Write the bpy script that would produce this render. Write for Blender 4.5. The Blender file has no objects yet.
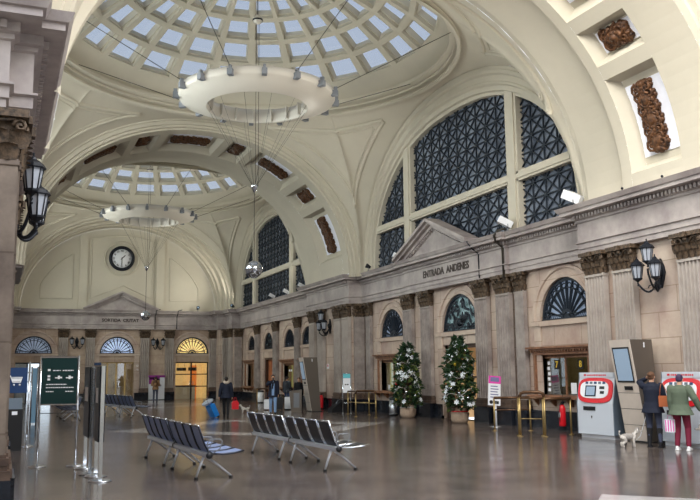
import bpy, bmesh, math, random
from mathutils import Vector, Matrix
R = math.radians
PI = math.pi
random.seed(7)
scn = bpy.context.scene
col = scn.collection

# ------------------------------------------------------------------ camera
cam_d = bpy.data.cameras.new('camera')
cam = bpy.data.objects.new('camera', cam_d)
col.objects.link(cam)
FPX, PITCH, YAW, ROLL = 845.0, R(8.306), R(22.27), -0.0098
r0 = Vector((math.cos(YAW), -math.sin(YAW), 0))
hf = Vector((math.sin(YAW), math.cos(YAW), 0))
fw = hf * math.cos(PITCH) + Vector((0, 0, math.sin(PITCH)))
u0 = -hf * math.sin(PITCH) + Vector((0, 0, math.cos(PITCH)))
rt = r0 * math.cos(ROLL) + u0 * math.sin(ROLL)
up = -r0 * math.sin(ROLL) + u0 * math.cos(ROLL)
m = Matrix((rt, up, -fw)).transposed().to_4x4()
m.translation = Vector((0, 0, 1.7))
cam.matrix_world = m
cam_d.sensor_width = 36
cam_d.lens = 36 * FPX / 700
cam_d.clip_end = 500
scn.camera = cam

# ------------------------------------------------------------------ world, exposure
scn.view_settings.view_transform = 'Standard'
scn.view_settings.look = 'None'
scn.view_settings.exposure = 0.52
scn.view_settings.gamma = 1.0
scn.view_settings.use_curve_mapping = False
w = bpy.data.worlds.new('sky'); scn.world = w
w.use_nodes = True
nt = w.node_tree; nt.nodes.clear()
wo = nt.nodes.new('ShaderNodeOutputWorld'); bg = nt.nodes.new('ShaderNodeBackground')
tc = nt.nodes.new('ShaderNodeTexCoord'); sx = nt.nodes.new('ShaderNodeSeparateXYZ')
cr = nt.nodes.new('ShaderNodeValToRGB')
cr.color_ramp.elements[0].position = 0.0; cr.color_ramp.elements[0].color = (0.90, 0.93, 1.0, 1)
cr.color_ramp.elements[1].position = 0.9; cr.color_ramp.elements[1].color = (0.62, 0.75, 1.0, 1)
nt.links.new(tc.outputs['Generated'], sx.inputs[0]); nt.links.new(sx.outputs['Z'], cr.inputs[0])
nt.links.new(cr.outputs[0], bg.inputs[0]); bg.inputs[1].default_value = 1.6
nt.links.new(bg.outputs[0], wo.inputs[0])
scn.cycles.max_bounces = 8
scn.cycles.diffuse_bounces = 5
scn.cycles.sample_clamp_indirect = 6.0

def area(name, loc, target, sx_, sy_, power, color=(1, 1, 1)):
    l = bpy.data.lights.new(name, 'AREA'); l.shape = 'RECTANGLE'; l.size = sx_; l.size_y = sy_
    l.energy = power; l.color = color
    o = bpy.data.objects.new(name, l); col.objects.link(o); o.location = loc
    d = Vector(target) - Vector(loc)
    o.rotation_euler = d.to_track_quat('-Z', 'Y').to_euler()
    return o
# added area lamps in place of daylight from unseen near dome and left windows
area('near_dome_fill', (7.5, 3.5, 13.0), (9.0, 8, 0), 9, 9, 1500, (1.0, 0.97, 0.93))
area('cross_arch_fill', (8.5, 12.4, 11.6), (9.5, 22, 3), 8, 2, 900, (1.0, 0.97, 0.92))  # added fill lamp hung under the arch, no opening there
area('left_window_fill', (-1.2, 26.8, 8.8), (12, 27.5, 7.5), 11, 4, 2600, (1.0, 0.96, 0.90))
area('left_window_fill', (-1.2, 50.0, 8.8), (12, 50.5, 7.0), 11, 4, 2600, (1.0, 0.94, 0.85))

# ------------------------------------------------------------------ helpers: tags
def tag(o, label=None, cat=None, group=None, kind=None):
    if label: o['label'] = label
    if cat: o['category'] = cat
    if group: o['group'] = group
    if kind: o['kind'] = kind
    return o

def empty(name, loc=(0, 0, 0), rz=0, label=None, cat=None, group=None, parent=None, kind=None):
    o = bpy.data.objects.new(name, None); col.objects.link(o)
    o.location = loc; o.rotation_euler = (0, 0, rz); o.empty_display_size = .1
    if parent: o.parent = parent
    return tag(o, label, cat, group, kind)

def dup(o, parent=None, loc=None, rz=None, label=None, group=None):
    c = o.copy(); col.objects.link(c)
    if parent is not None: c.parent = parent
    if loc is not None: c.location = loc
    if rz is not None: c.rotation_euler = (0, 0, rz)
    if label: c['label'] = label
    if group: c['group'] = group
    for ch in list(o.children): dup(ch, c)
    return c

# ------------------------------------------------------------------ helpers: materials
def lin(c):
    return tuple((x / 12.92 if x <= .04045 else ((x + .055) / 1.055) ** 2.4) for x in c)
def rgb(r, g, b):
    return lin((r / 255, g / 255, b / 255)) + (1,)

MATS = {}
def mat(name, color, rough=.6, metal=0., var=.0, vscale=3., col2=None, bump=0., emit=None, estr=1., trans=0., ior=1.45, spec=.5, coat=0., mapping=None, joints=None, detail=6):
    m = bpy.data.materials.new(name); m.use_nodes = True
    nt = m.node_tree; b = nt.nodes['Principled BSDF']
    b.inputs['Base Color'].default_value = color
    b.inputs['Roughness'].default_value = rough; b.inputs['Metallic'].default_value = metal
    b.inputs['Specular IOR Level'].default_value = spec; b.inputs['IOR'].default_value = ior
    b.inputs['Transmission Weight'].default_value = trans
    b.inputs['Coat Weight'].default_value = coat
    if emit:
        b.inputs['Emission Color'].default_value = emit; b.inputs['Emission Strength'].default_value = estr
    out = None
    if var > 0 or col2:
        tcn = nt.nodes.new('ShaderNodeTexCoord'); n = nt.nodes.new('ShaderNodeTexNoise')
        n.inputs['Scale'].default_value = vscale; n.inputs['Detail'].default_value = detail
        n.inputs['Roughness'].default_value = .65
        nt.links.new(tcn.outputs['Object'], n.inputs['Vector'])
        ramp = nt.nodes.new('ShaderNodeValToRGB')
        c2 = col2 or tuple(c * (1 - var) for c in color[:3]) + (1,)
        ramp.color_ramp.elements[0].position = .35; ramp.color_ramp.elements[0].color = c2
        ramp.color_ramp.elements[1].position = .65; ramp.color_ramp.elements[1].color = color
        nt.links.new(n.outputs['Fac'], ramp.inputs[0]); out = ramp.outputs[0]
        if bump:
            bp = nt.nodes.new('ShaderNodeBump'); bp.inputs['Strength'].default_value = bump; bp.inputs['Distance'].default_value = .02
            nt.links.new(n.outputs['Fac'], bp.inputs['Height']); nt.links.new(bp.outputs[0], b.inputs['Normal'])
        if joints:
            # joints = (axis name, block width, block height)
            ax, bw, bh = joints
            sp = nt.nodes.new('ShaderNodeSeparateXYZ'); cb = nt.nodes.new('ShaderNodeCombineXYZ')
            nt.links.new(tcn.outputs['Object'], sp.inputs[0])
            nt.links.new(sp.outputs[ax[0]], cb.inputs[0]); nt.links.new(sp.outputs[ax[1]], cb.inputs[1])
            br = nt.nodes.new('ShaderNodeTexBrick'); br.inputs['Scale'].default_value = 1
            br.inputs['Brick Width'].default_value = bw; br.inputs['Row Height'].default_value = bh
            br.inputs['Mortar Size'].default_value = .012; br.inputs['Bias'].default_value = 0
            br.inputs['Color1'].default_value = (1, 1, 1, 1); br.inputs['Color2'].default_value = (.86, .84, .86, 1)
            br.inputs['Mortar'].default_value = (.62, .58, .54, 1)
            nt.links.new(cb.outputs[0], br.inputs['Vector'])
            mx = nt.nodes.new('ShaderNodeMix'); mx.data_type = 'RGBA'; mx.blend_type = 'MULTIPLY'; mx.inputs[0].default_value = 1
            nt.links.new(out, mx.inputs[6]); nt.links.new(br.outputs['Color'], mx.inputs[7]); out = mx.outputs[2]
        nt.links.new(out, b.inputs['Base Color'])
    MATS[name] = m
    return m

M = {}
M['plaster'] = mat('cream_plaster', rgb(200, 193, 175), .75, var=.08, vscale=.5, bump=.1)
M['plaster_end'] = M['plaster']
M['white'] = mat('white_paint', rgb(238, 240, 250), .6)
M['entab'] = mat('grey_marble_entablature', rgb(180, 171, 166), .5, col2=rgb(146, 136, 134), vscale=1.1, bump=.1)
M['wallR'] = mat('pink_beige_marble', rgb(206, 190, 172), .45, col2=rgb(176, 152, 138), vscale=.8, joints=('YZ', 1.3, .62), bump=.05)
M['wallF'] = mat('beige_marble', rgb(200, 180, 156), .45, col2=rgb(164, 140, 122), vscale=.8, joints=('XZ', 1.3, .62), bump=.05)
M['pilaster'] = mat('grey_stone_shaft', rgb(170, 160, 152), .5, col2=rgb(128, 118, 114), vscale=1.3, bump=.1)
M['fluted'] = mat('pale_fluted_marble', rgb(186, 177, 168), .5, col2=rgb(154, 144, 136), vscale=.8, bump=.05)
M['pier'] = mat('brown_grey_stone', rgb(138, 124, 110), .5, col2=rgb(98, 86, 76), vscale=1.4, joints=('XZ', 3.0, 1.05), bump=.1)
M['capital'] = mat('dark_bronze_capital', rgb(108, 88, 68), .55, col2=rgb(46, 38, 30), vscale=14, bump=.5)
M['base'] = mat('brown_base_marble', rgb(112, 92, 78), .35, col2=rgb(70, 56, 50), vscale=3)
M['black'] = mat('black_marble', rgb(38, 42, 50), .16, col2=rgb(16, 18, 24), vscale=3)
M['relief'] = mat('brown_gilt_relief', rgb(112, 74, 44), .5, col2=rgb(44, 28, 20), vscale=9, metal=.25, bump=.6)
M['wood'] = mat('brown_varnished_wood', rgb(156, 114, 86), .35, col2=rgb(112, 76, 56), vscale=5)
M['wood_dark'] = mat('dark_wood', rgb(78, 54, 40), .35, var=.3, vscale=5)
M['brass'] = mat('polished_brass', rgb(170, 146, 98), .3, metal=.8)
M['bronze'] = mat('dark_bronze_rail', rgb(92, 66, 46), .3, metal=.5)
M['steel'] = mat('brushed_steel', rgb(190, 194, 200), .25, metal=.9)
M['chrome'] = mat('bright_chrome', rgb(225, 232, 240), .12, metal=1.)
M['alu'] = mat('aluminium_white', rgb(215, 218, 224), .35, metal=.4)
M['iron'] = mat('black_iron', rgb(30, 34, 42), .45, metal=.4)
M['lattice'] = mat('dark_blue_iron', rgb(40, 48, 58), .5, metal=.3)
M['darkglass'] = mat('dark_window_glass', rgb(142, 152, 166), .12, col2=rgb(84, 92, 106), vscale=.55, detail=3)
M['fanglass'] = mat('pale_frosted_glass', rgb(176, 188, 204), .3, col2=rgb(128, 142, 160), vscale=1.2, emit=rgb(170, 190, 220), estr=.2)  # glow put into the glass in place of daylight from behind
M['fanblue'] = mat('daylit_frosted_glass', rgb(190, 205, 230), .3, emit=rgb(186, 206, 240), estr=.55)
M['fanyellow'] = mat('lamplit_frosted_glass', rgb(240, 214, 150), .3, emit=rgb(250, 216, 140), estr=.75)
M['leafglass'] = mat('leaded_green_glass', rgb(170, 200, 206), .25, col2=rgb(44, 72, 66), vscale=5, detail=2, emit=rgb(150, 180, 190), estr=.08)
M['ring'] = mat('white_enamel', rgb(206, 200, 188), .45)
M['cable'] = mat('dark_steel_cable', rgb(70, 66, 60), .5, metal=.5)
M['lampglass'] = mat('opal_lamp_glass', rgb(170, 176, 186), .25)
M['black_plastic'] = mat('black_plastic', rgb(26, 27, 30), .45)
M['grey_plastic'] = mat('grey_plastic', rgb(120, 124, 130), .5)
M['white_plastic'] = mat('white_plastic', rgb(226, 228, 230), .4)
M['machine'] = mat('pale_blue_grey_enamel', rgb(196, 203, 212), .35)
M['machine_side'] = mat('slate_grey_enamel', rgb(96, 108, 120), .4)
M['red'] = mat('red_enamel', rgb(206, 20, 34), .35)
M['kiosk_front'] = mat('beige_brushed_panel', rgb(214, 202, 190), .35, var=.08, vscale=3, metal=.1)
M['kiosk_side'] = mat('taupe_metal_panel', rgb(112, 104, 96), .3, metal=.5)
M['screen'] = mat('pale_screen', rgb(130, 148, 166), .15, emit=rgb(150, 172, 196), estr=.25)
M['screen_dark'] = mat('dark_screen', rgb(30, 36, 44), .12)
M['burlap'] = mat('burlap', rgb(170, 148, 128), .9, var=.3, vscale=20, bump=.5)
M['leaf'] = mat('dark_green_leaf', rgb(50, 78, 46), .35, col2=rgb(26, 44, 30), vscale=4)
M['leaf2'] = mat('olive_green_leaf', rgb(104, 118, 58), .4, col2=rgb(60, 74, 40), vscale=4)
M['petal'] = mat('white_petal', rgb(226, 232, 236), .6)
M['silver'] = mat('silver_ball', rgb(206, 212, 222), .12, metal=1.)
M['ribbon'] = mat('silver_ribbon', rgb(190, 186, 180), .4)
M['bark'] = mat('bark', rgb(84, 62, 44), .8, var=.3, vscale=8)
M['seat'] = mat('perforated_dark_metal', rgb(44, 48, 60), .3, metal=.6)
M['seatblue'] = mat('perforated_blue_grey_metal', rgb(132, 150, 192), .35, metal=.1)
M['sign_green'] = mat('dark_green_board', rgb(22, 52, 52), .35)
M['blue_board'] = mat('blue_board', rgb(34, 62, 104), .35)
M['paper'] = mat('white_paper', rgb(232, 234, 238), .6)
M['pink'] = mat('magenta_print', rgb(222, 70, 170), .5)
M['cyan_print'] = mat('aqua_print', rgb(96, 190, 200), .5)
M['ink'] = mat('black_ink', rgb(20, 20, 22), .6)
M['whiteink'] = mat('white_ink', rgb(235, 238, 240), .6)
M['yellow'] = mat('yellow_print', rgb(238, 200, 60), .5)
M['purple'] = mat('purple_panel', rgb(140, 36, 130), .4)
M['signmetal'] = mat('engraved_dark_bronze', rgb(58, 48, 42), .5)
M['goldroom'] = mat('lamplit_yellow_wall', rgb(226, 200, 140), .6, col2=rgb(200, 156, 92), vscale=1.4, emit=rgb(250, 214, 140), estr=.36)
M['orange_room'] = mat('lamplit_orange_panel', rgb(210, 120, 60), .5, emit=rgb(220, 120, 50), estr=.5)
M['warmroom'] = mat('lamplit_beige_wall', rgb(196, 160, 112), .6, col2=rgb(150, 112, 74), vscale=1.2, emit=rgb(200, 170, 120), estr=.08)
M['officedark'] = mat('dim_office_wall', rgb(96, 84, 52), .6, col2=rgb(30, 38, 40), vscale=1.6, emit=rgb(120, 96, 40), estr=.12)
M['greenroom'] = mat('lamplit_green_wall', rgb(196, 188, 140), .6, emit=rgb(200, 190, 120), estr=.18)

def glass(name, tint, rough=.02, fres=.12):
    m = bpy.data.materials.new(name); m.use_nodes = True; nt = m.node_tree; nt.nodes.clear()
    o = nt.nodes.new('ShaderNodeOutputMaterial'); t = nt.nodes.new('ShaderNodeBsdfTransparent'); g = nt.nodes.new('ShaderNodeBsdfGlossy')
    mx = nt.nodes.new('ShaderNodeMixShader'); mx.inputs[0].default_value = fres
    t.inputs[0].default_value = tint; g.inputs['Roughness'].default_value = rough
    nt.links.new(t.outputs[0], mx.inputs[1]); nt.links.new(g.outputs[0], mx.inputs[2]); nt.links.new(mx.outputs[0], o.inputs[0])
    return m
M['clearglass'] = glass('clear_glass', (.85, .9, .92, 1))
M['skypane'] = glass('tinted_skylight_glass', (.50, .52, .54, 1), .1, .05)

# polished floor
def floor_mat():
    m = bpy.data.materials.new('polished_marble_floor'); m.use_nodes = True; nt = m.node_tree; b = nt.nodes['Principled BSDF']
    L = nt.links.new; N = nt.nodes.new
    tcn = N('ShaderNodeTexCoord'); n = N('ShaderNodeTexNoise'); n.inputs['Scale'].default_value = .9; n.inputs['Detail'].default_value = 7; n.inputs['Roughness'].default_value = .6
    L(tcn.outputs['Object'], n.inputs['Vector'])
    ramp = N('ShaderNodeValToRGB'); ramp.color_ramp.elements[0].position = .3; ramp.color_ramp.elements[0].color = rgb(70, 62, 60)
    ramp.color_ramp.elements[1].position = .7; ramp.color_ramp.elements[1].color = rgb(108, 98, 92)
    L(n.outputs['Fac'], ramp.inputs[0])
    br = N('ShaderNodeTexBrick'); br.offset = 0; br.inputs['Scale'].default_value = 1; br.inputs['Brick Width'].default_value = 1.2; br.inputs['Row Height'].default_value = 1.2
    br.inputs['Mortar Size'].default_value = .01; br.inputs['Color1'].default_value = (1, 1, 1, 1); br.inputs['Color2'].default_value = (.80, .78, .78, 1); br.inputs['Mortar'].default_value = (.6, .58, .56, 1)
    L(tcn.outputs['Object'], br.inputs['Vector'])
    mx = N('ShaderNodeMix'); mx.data_type = 'RGBA'; mx.blend_type = 'MULTIPLY'; mx.inputs[0].default_value = .8
    L(ramp.outputs[0], mx.inputs[6]); L(br.outputs['Color'], mx.inputs[7])
    L(mx.outputs[2], b.inputs['Base Color']); b.inputs['Roughness'].default_value = .17; b.inputs['Specular IOR Level'].default_value = .75
    n2 = N('ShaderNodeTexNoise'); n2.inputs['Scale'].default_value = 1.6; n2.inputs['Detail'].default_value = 3
    L(tcn.outputs['Object'], n2.inputs['Vector'])
    mr = N('ShaderNodeMapRange'); mr.inputs[3].default_value = .10; mr.inputs[4].default_value = .24
    L(n2.outputs['Fac'], mr.inputs[0]); L(mr.outputs[0], b.inputs['Roughness'])
    return m
M['floor'] = floor_mat()
M['inlay'] = mat('pale_marble_inlay', rgb(186, 182, 178), .15, col2=rgb(160, 156, 154), vscale=1.5, spec=.6)

# ------------------------------------------------------------------ helpers: mesh builder
class MB:
    def __init__(s): s.v = []; s.f = []; s.fm = []; s.smooth = []
    def add(s, vs, fs, mi=0, smooth=False, T=None):
        k = len(s.v)
        if T is not None: vs = [T @ Vector(p) for p in vs]
        s.v += [tuple(p) for p in vs]
        for f in fs: s.f.append(tuple(i + k for i in f)); s.fm.append(mi); s.smooth.append(smooth)
        return s
    def box(s, a, b, mi=0, T=None):
        (x0, y0, z0), (x1, y1, z1) = a, b
        vs = [(x0, y0, z0), (x1, y0, z0), (x1, y1, z0), (x0, y1, z0), (x0, y0, z1), (x1, y0, z1), (x1, y1, z1), (x0, y1, z1)]
        return s.add(vs, [(0, 3, 2, 1), (4, 5, 6, 7), (0, 1, 5, 4), (1, 2, 6, 5), (2, 3, 7, 6), (3, 0, 4, 7)], mi, T=T)
    def prism(s, poly, h0, h1, axis='z', mi=0, T=None, smooth=False):
        n = len(poly)
        def P(a, b, h):
            return {'z': (a, b, h), 'y': (a, h, b), 'x': (h, a, b)}[axis]
        vs = [P(a, b, h0) for a, b in poly] + [P(a, b, h1) for a, b in poly]
        s.add(vs, [tuple(range(n))[::-1], tuple(range(n, 2 * n))], mi, T=T)
        k = len(s.v) - 2 * n
        for i in range(n):
            j = (i + 1) % n; s.f.append((k + i, k + j, k + n + j, k + n + i)); s.fm.append(mi); s.smooth.append(smooth)
        return s
    def tube(s, pts, r, n=8, mi=0, closed=False, smooth=True, T=None, flat=None):
        pts = [Vector(p) for p in pts]; N = len(pts)
        rs = r if isinstance(r, (list, tuple)) else [r] * N
        vs = []; prev = None
        for i, p in enumerate(pts):
            if closed: t = pts[(i + 1) % N] - pts[i - 1]
            else: t = pts[min(i + 1, N - 1)] - pts[max(i - 1, 0)]
            if t.length < 1e-9: t = Vector((0, 0, 1))
            t.normalize()
            if prev is None:
                a = Vector((0, 0, 1)) if abs(t.z) < .9 else Vector((1, 0, 0))
                x = t.cross(a).normalized()
            else:
                x = prev - t * prev.dot(t)
                if x.length < 1e-6: x = t.orthogonal()
                x.normalize()
            prev = x; y = t.cross(x)
            rr = rs[i]; ra, rb = rr if isinstance(rr, tuple) else (rr, rr)
            for k in range(n):
                an = 2 * PI * k / n
                vs.append(p + x * math.cos(an) * ra + y * math.sin(an) * rb)
        fs = []
        for i in range(N if closed else N - 1):
            i2 = (i + 1) % N
            for k in range(n):
                k2 = (k + 1) % n; fs.append((i * n + k, i * n + k2, i2 * n + k2, i2 * n + k))
        if not closed: fs += [tuple(range(n))[::-1], tuple(range((N - 1) * n, N * n))]
        return s.add(vs, fs, mi, smooth, T)
    def lathe(s, prof, n=24, mi=0, T=None, smooth=True, cap=True, a0=0, a1=None):
        full = a1 is None; a1 = 2 * PI if full else a1
        vs = []; m_ = len(prof); nn = n if full else n + 1
        for k in range(nn):
            an = a0 + (a1 - a0) * k / n
            for r, z in prof: vs.append((r * math.cos(an), r * math.sin(an), z))
        fs = []
        for k in range(n):
            k2 = (k + 1) % nn
            for i in range(m_ - 1): fs.append((k * m_ + i, k2 * m_ + i, k2 * m_ + i + 1, k * m_ + i + 1))
        if cap and full:
            if prof[0][0] > 1e-6: fs.append(tuple(k * m_ for k in range(n))[::-1])
            if prof[-1][0] > 1e-6: fs.append(tuple(k * m_ + m_ - 1 for k in range(n)))
        return s.add(vs, fs, mi, smooth, T)
    def ball(s, c, r, n=12, mi=0, T=None, smooth=True):
        rx, ry, rz = r if isinstance(r, (tuple, list)) else (r, r, r)
        m_ = max(4, n // 2 + 1); vs = []
        vs.append((c[0], c[1], c[2] - rz))
        for i in range(1, m_):
            ph = -PI / 2 + PI * i / m_
            for k in range(n):
                an = 2 * PI * k / n
                vs.append((c[0] + rx * math.cos(ph) * math.cos(an), c[1] + ry * math.cos(ph) * math.sin(an), c[2] + rz * math.sin(ph)))
        vs.append((c[0], c[1], c[2] + rz)); fs = []
        for k in range(n): fs.append((0, 1 + (k + 1) % n, 1 + k))
        for i in range(m_ - 2):
            for k in range(n):
                a = 1 + i * n; k2 = (k + 1) % n; fs.append((a + k, a + k2, a + n + k2, a + n + k))
        a = 1 + (m_ - 2) * n
        for k in range(n): fs.append((a + k, a + (k + 1) % n, len(vs) - 1))
        return s.add(vs, fs, mi, smooth, T)
    def grid(s, rows, mi=0, smooth=True, closed=False, T=None, flip=False):
        n = len(rows[0]); vs = [p for r in rows for p in r]; fs = []
        for i in range(len(rows) - 1):
            for k in range(n if closed else n - 1):
                k2 = (k + 1) % n; q = (i * n + k, i * n + k2, (i + 1) * n + k2, (i + 1) * n + k)
                fs.append(q[::-1] if flip else q)
        return s.add(vs, fs, mi, smooth, T)
    def build(s, name, mats, parent=None, loc=None, rz=None):
        me = bpy.data.meshes.new(name); me.from_pydata(s.v, [], s.f)
        if not isinstance(mats, (list, tuple)): mats = [mats]
        for q in mats: me.materials.append(q)
        me.polygons.foreach_set('material_index', s.fm); me.polygons.foreach_set('use_smooth', s.smooth)
        me.update()
        o = bpy.data.objects.new(name, me); col.objects.link(o)
        if parent is not None: o.parent = parent
        if loc is not None: o.location = loc
        if rz is not None: o.rotation_euler = (0, 0, rz)
        return o

def Tm(loc=(0, 0, 0), rz=0, rx=0, ry=0, s=1):
    return Matrix.Translation(loc) @ Matrix.Rotation(rz, 4, 'Z') @ Matrix.Rotation(ry, 4, 'Y') @ Matrix.Rotation(rx, 4, 'X') @ Matrix.Scale(s, 4)

def struct(o): o['kind'] = 'structure'; return o

def text(name, body, size, matx, parent, loc, rot, depth=.01, ax='CENTER', space=1.0, bold=.02):
    cu = bpy.data.curves.new(name, 'FONT'); cu.body = body; cu.size = size; cu.extrude = depth
    cu.align_x = ax; cu.align_y = 'CENTER'; cu.space_character = space; cu.materials.append(matx); cu.resolution_u = 3
    o = bpy.data.objects.new(name, cu); col.objects.link(o)
    cu.offset = size * bold
    dg = bpy.context.evaluated_depsgraph_get(); dg.update()
    me = bpy.data.meshes.new_from_object(o.evaluated_get(dg)); me.name = name
    if not me.materials: me.materials.append(matx)
    bpy.data.objects.remove(o); o = bpy.data.objects.new(name, me); col.objects.link(o)
    if parent is not None: o.parent = parent
    o.location = loc; o.rotation_euler = rot
    return o

# plan sweep of a wall moulding; the room lies on the left of the path direction when side = 1
def plan_sweep(mb, path, prof, side=1, mi=0, close_prof=True):
    n = len(path); P = [Vector(p) for p in path]; offs = []
    for i in range(n):
        def nrm(a, b):
            d = (b - a).normalized(); return Vector((-d.y, d.x)) * side
        if i == 0: o = nrm(P[0], P[1])
        elif i == n - 1: o = nrm(P[-2], P[-1])
        else:
            a = nrm(P[i - 1], P[i]); b = nrm(P[i], P[i + 1]); o = (a + b)
            o = o / max(.2, (1 + a.dot(b)))
        offs.append(o)
    rows = [[(P[i].x + offs[i].x * d, P[i].y + offs[i].y * d, z) for d, z in prof] for i in range(n)]
    mb.grid(rows, mi, smooth=False, closed=close_prof)
    if close_prof:
        mb.add(rows[0], [tuple(range(len(prof)))], mi); mb.add(rows[-1], [tuple(range(len(prof)))], mi)

# ================================================================== STRUCTURE
XC = 7.5            # middle of the hall
Z0 = 6.17           # top of the cornice, where the vaults spring
ZA = 4.87           # underside of the entablature
XR, XL = 15.23, -0.35
YE = 60.2

def sup(a, b, n, k, N):
    """point k of N on an arch: returns (u, h) from u = -a to u = a"""
    an = PI - PI * k / N
    c, s = math.cos(an), math.sin(an)
    return (a * math.copysign(abs(c) ** (2 / n), c), b * abs(s) ** (2 / n))

# ---------------------------------------------------------------- floor
fl = MB()
fl.box((-9, -8, -.2), (XR + .6, YE + 4.5, 0))
o = struct(fl.build('floor', M['floor']))
# pale inlaid rhombus bands, one per bay, laid flush in the floor
def rhombus(cx, cy, ax, ay, t):
    mb = MB(); h0, h1 = -.01, .004
    O = [(ax, 0), (0, ay), (-ax, 0), (0, -ay)]
    for i in range(4):
        a, b = O[i], O[(i + 1) % 4]; s = 1 - t
        q = [(cx + a[0], cy + a[1]), (cx + b[0], cy + b[1]), (cx + b[0] * s, cy + b[1] * s), (cx + a[0] * s, cy + a[1] * s)]
        mb.prism(q, h0, h1)
    return mb
k = 0
for cy in (27.2, 50.2, 5.0):
    k += 1
    struct(rhombus(7.8, cy, 4.6, 4.9, .27).build('trim_%d' % k, M['inlay']))

# unseen walls behind the viewpoint, added at the hall's near end to darken the pier
mb = MB(); mb.box((-4.0, -8.2, 0), (XR + .6, -8.0, 13.0)); struct(mb.build('wall_near', M['plaster']))
mb = MB(); mb.box((-4.0, -8.0, 0), (-3.8, 10.6, 7.5)); struct(mb.build('wall_left_near', M['plaster']))
# ---------------------------------------------------------------- entablature
PROF = [(-.3, ZA), (0, ZA), (0, ZA + .13), (.03, ZA + .14), (.03, ZA + .28), (.08, ZA + .30), (.08, ZA + .33), (.02, ZA + .34),
        (.02, 5.72), (.06, 5.74), (.06, 5.80), (.12, 5.82), (.12, 5.94), (.36, 5.95), (.36, 6.04), (.40, 6.05), (.46, 6.17), (-.3, 6.17)]
right_path = [(14.6, 8.0), (14.6, 18.95), (XR, 18.95), (XR, 23.45), (15.11, 23.45), (15.11, 31.0), (XR, 31.0), (XR, 35.85), (14.6, 35.85), (14.6, 41.6), (XR, 41.6),
              (XR, 57.4), (14.62, 57.4), (14.62, 58.9), (14.05, 58.9), (14.05, YE), (9.75, YE), (9.75, YE - .14), (4.8, YE - .14), (4.8, YE), (.55, YE),
              (.55, 58.9), (.1, 58.9), (.1, 57.4), (XL, 57.4), (XL, 41.6), (.2, 41.6), (.2, 35.85), (XL, 35.85), (XL, 17.0), (.18, 17.0), (.18, 10.95), (-.1, 10.95), (-.1, 10.6), (-3.2, 10.6)]
mb = MB(); plan_sweep(mb, right_path, PROF, side=1)
ent = struct(mb.build('trim_4', M['entab']))
# dentil course
dn = MB()
pts = [Vector(p) for p in right_path]
for a, b in zip(pts[:-1], pts[1:]):
    d = b - a; L = d.length
    if L < .5: continue
    d.normalize(); nr = Vector((-d.y, d.x)); n = int(L / .13)
    for i in range(n):
        c = a + d * ((i + .5) * L / n)
        x = Matrix.Translation((c.x, c.y, 0)) @ Matrix.Rotation(math.atan2(d.y, d.x), 4, 'Z')
        dn.box((-.035, .05, 5.83), (.035, .19, 5.93), T=x)
struct(dn.build('dentil_course', M['entab'], ent))

# pediments
def pediment(n, T, half, rise, depth):
    mb = MB(); z = 6.10
    mb.prism([(-half + .25, z), (half - .25, z), (0, z + rise - .16)], 0, depth * .5, 'y', T=T)
    for s in (-1, 1):
        L = math.hypot(half, rise); an = math.atan2(rise, half)
        for (h0, h1, dd) in ((0, .09, depth + .16), (.09, .20, depth + .30), (-.12, 0, depth * .5 + .16)):
            q = []
            for (u, h) in ((0, h0), (1, h0), (1, h1), (0, h1)):
                x = -s * half * (1 - u); zz = z + rise * u + h / math.cos(an) - .02
                q.append((x, zz))
            mb.prism(q if s > 0 else q[::-1], 0, dd, 'y', T=T)
        for i in range(int(L / .16)):
            u = (i + .5) / int(L / .16)
            x = -s * half * (1 - u); zz = z + rise * u - .17
            mb.box((x - .035, 0, zz - .05), (x + .035, depth * .5 + .12, zz + .05), T=T)
    return struct(mb.build('trim_%d' % n, M['entab']))
# local y points into the room
pediment(5, Matrix.Translation((15.11, 28.0, 0)) @ Matrix.Rotation(R(90), 4, 'Z'), 2.95, 1.18, .3)
pediment(6, Matrix.Translation((7.42, YE - .14, 0)) @ Matrix.Rotation(R(180), 4, 'Z'), 2.5, 1.15, .3)
for nm, body, size, loc, rot, sp in (('inscription', 'ENTRADA  ANDENES', .37, (15.085, 27.55, 5.46), (R(90), 0, R(-90)), 1.0),
                                 ('inscription', 'SORTIDA  CIUTAT', .30, (7.42, YE - .175, 5.46), (R(90), 0, 0), 1.0)):
    t = text(nm, body, size, M['signmetal'], ent, loc, rot, .015, space=sp, bold=.03)

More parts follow.
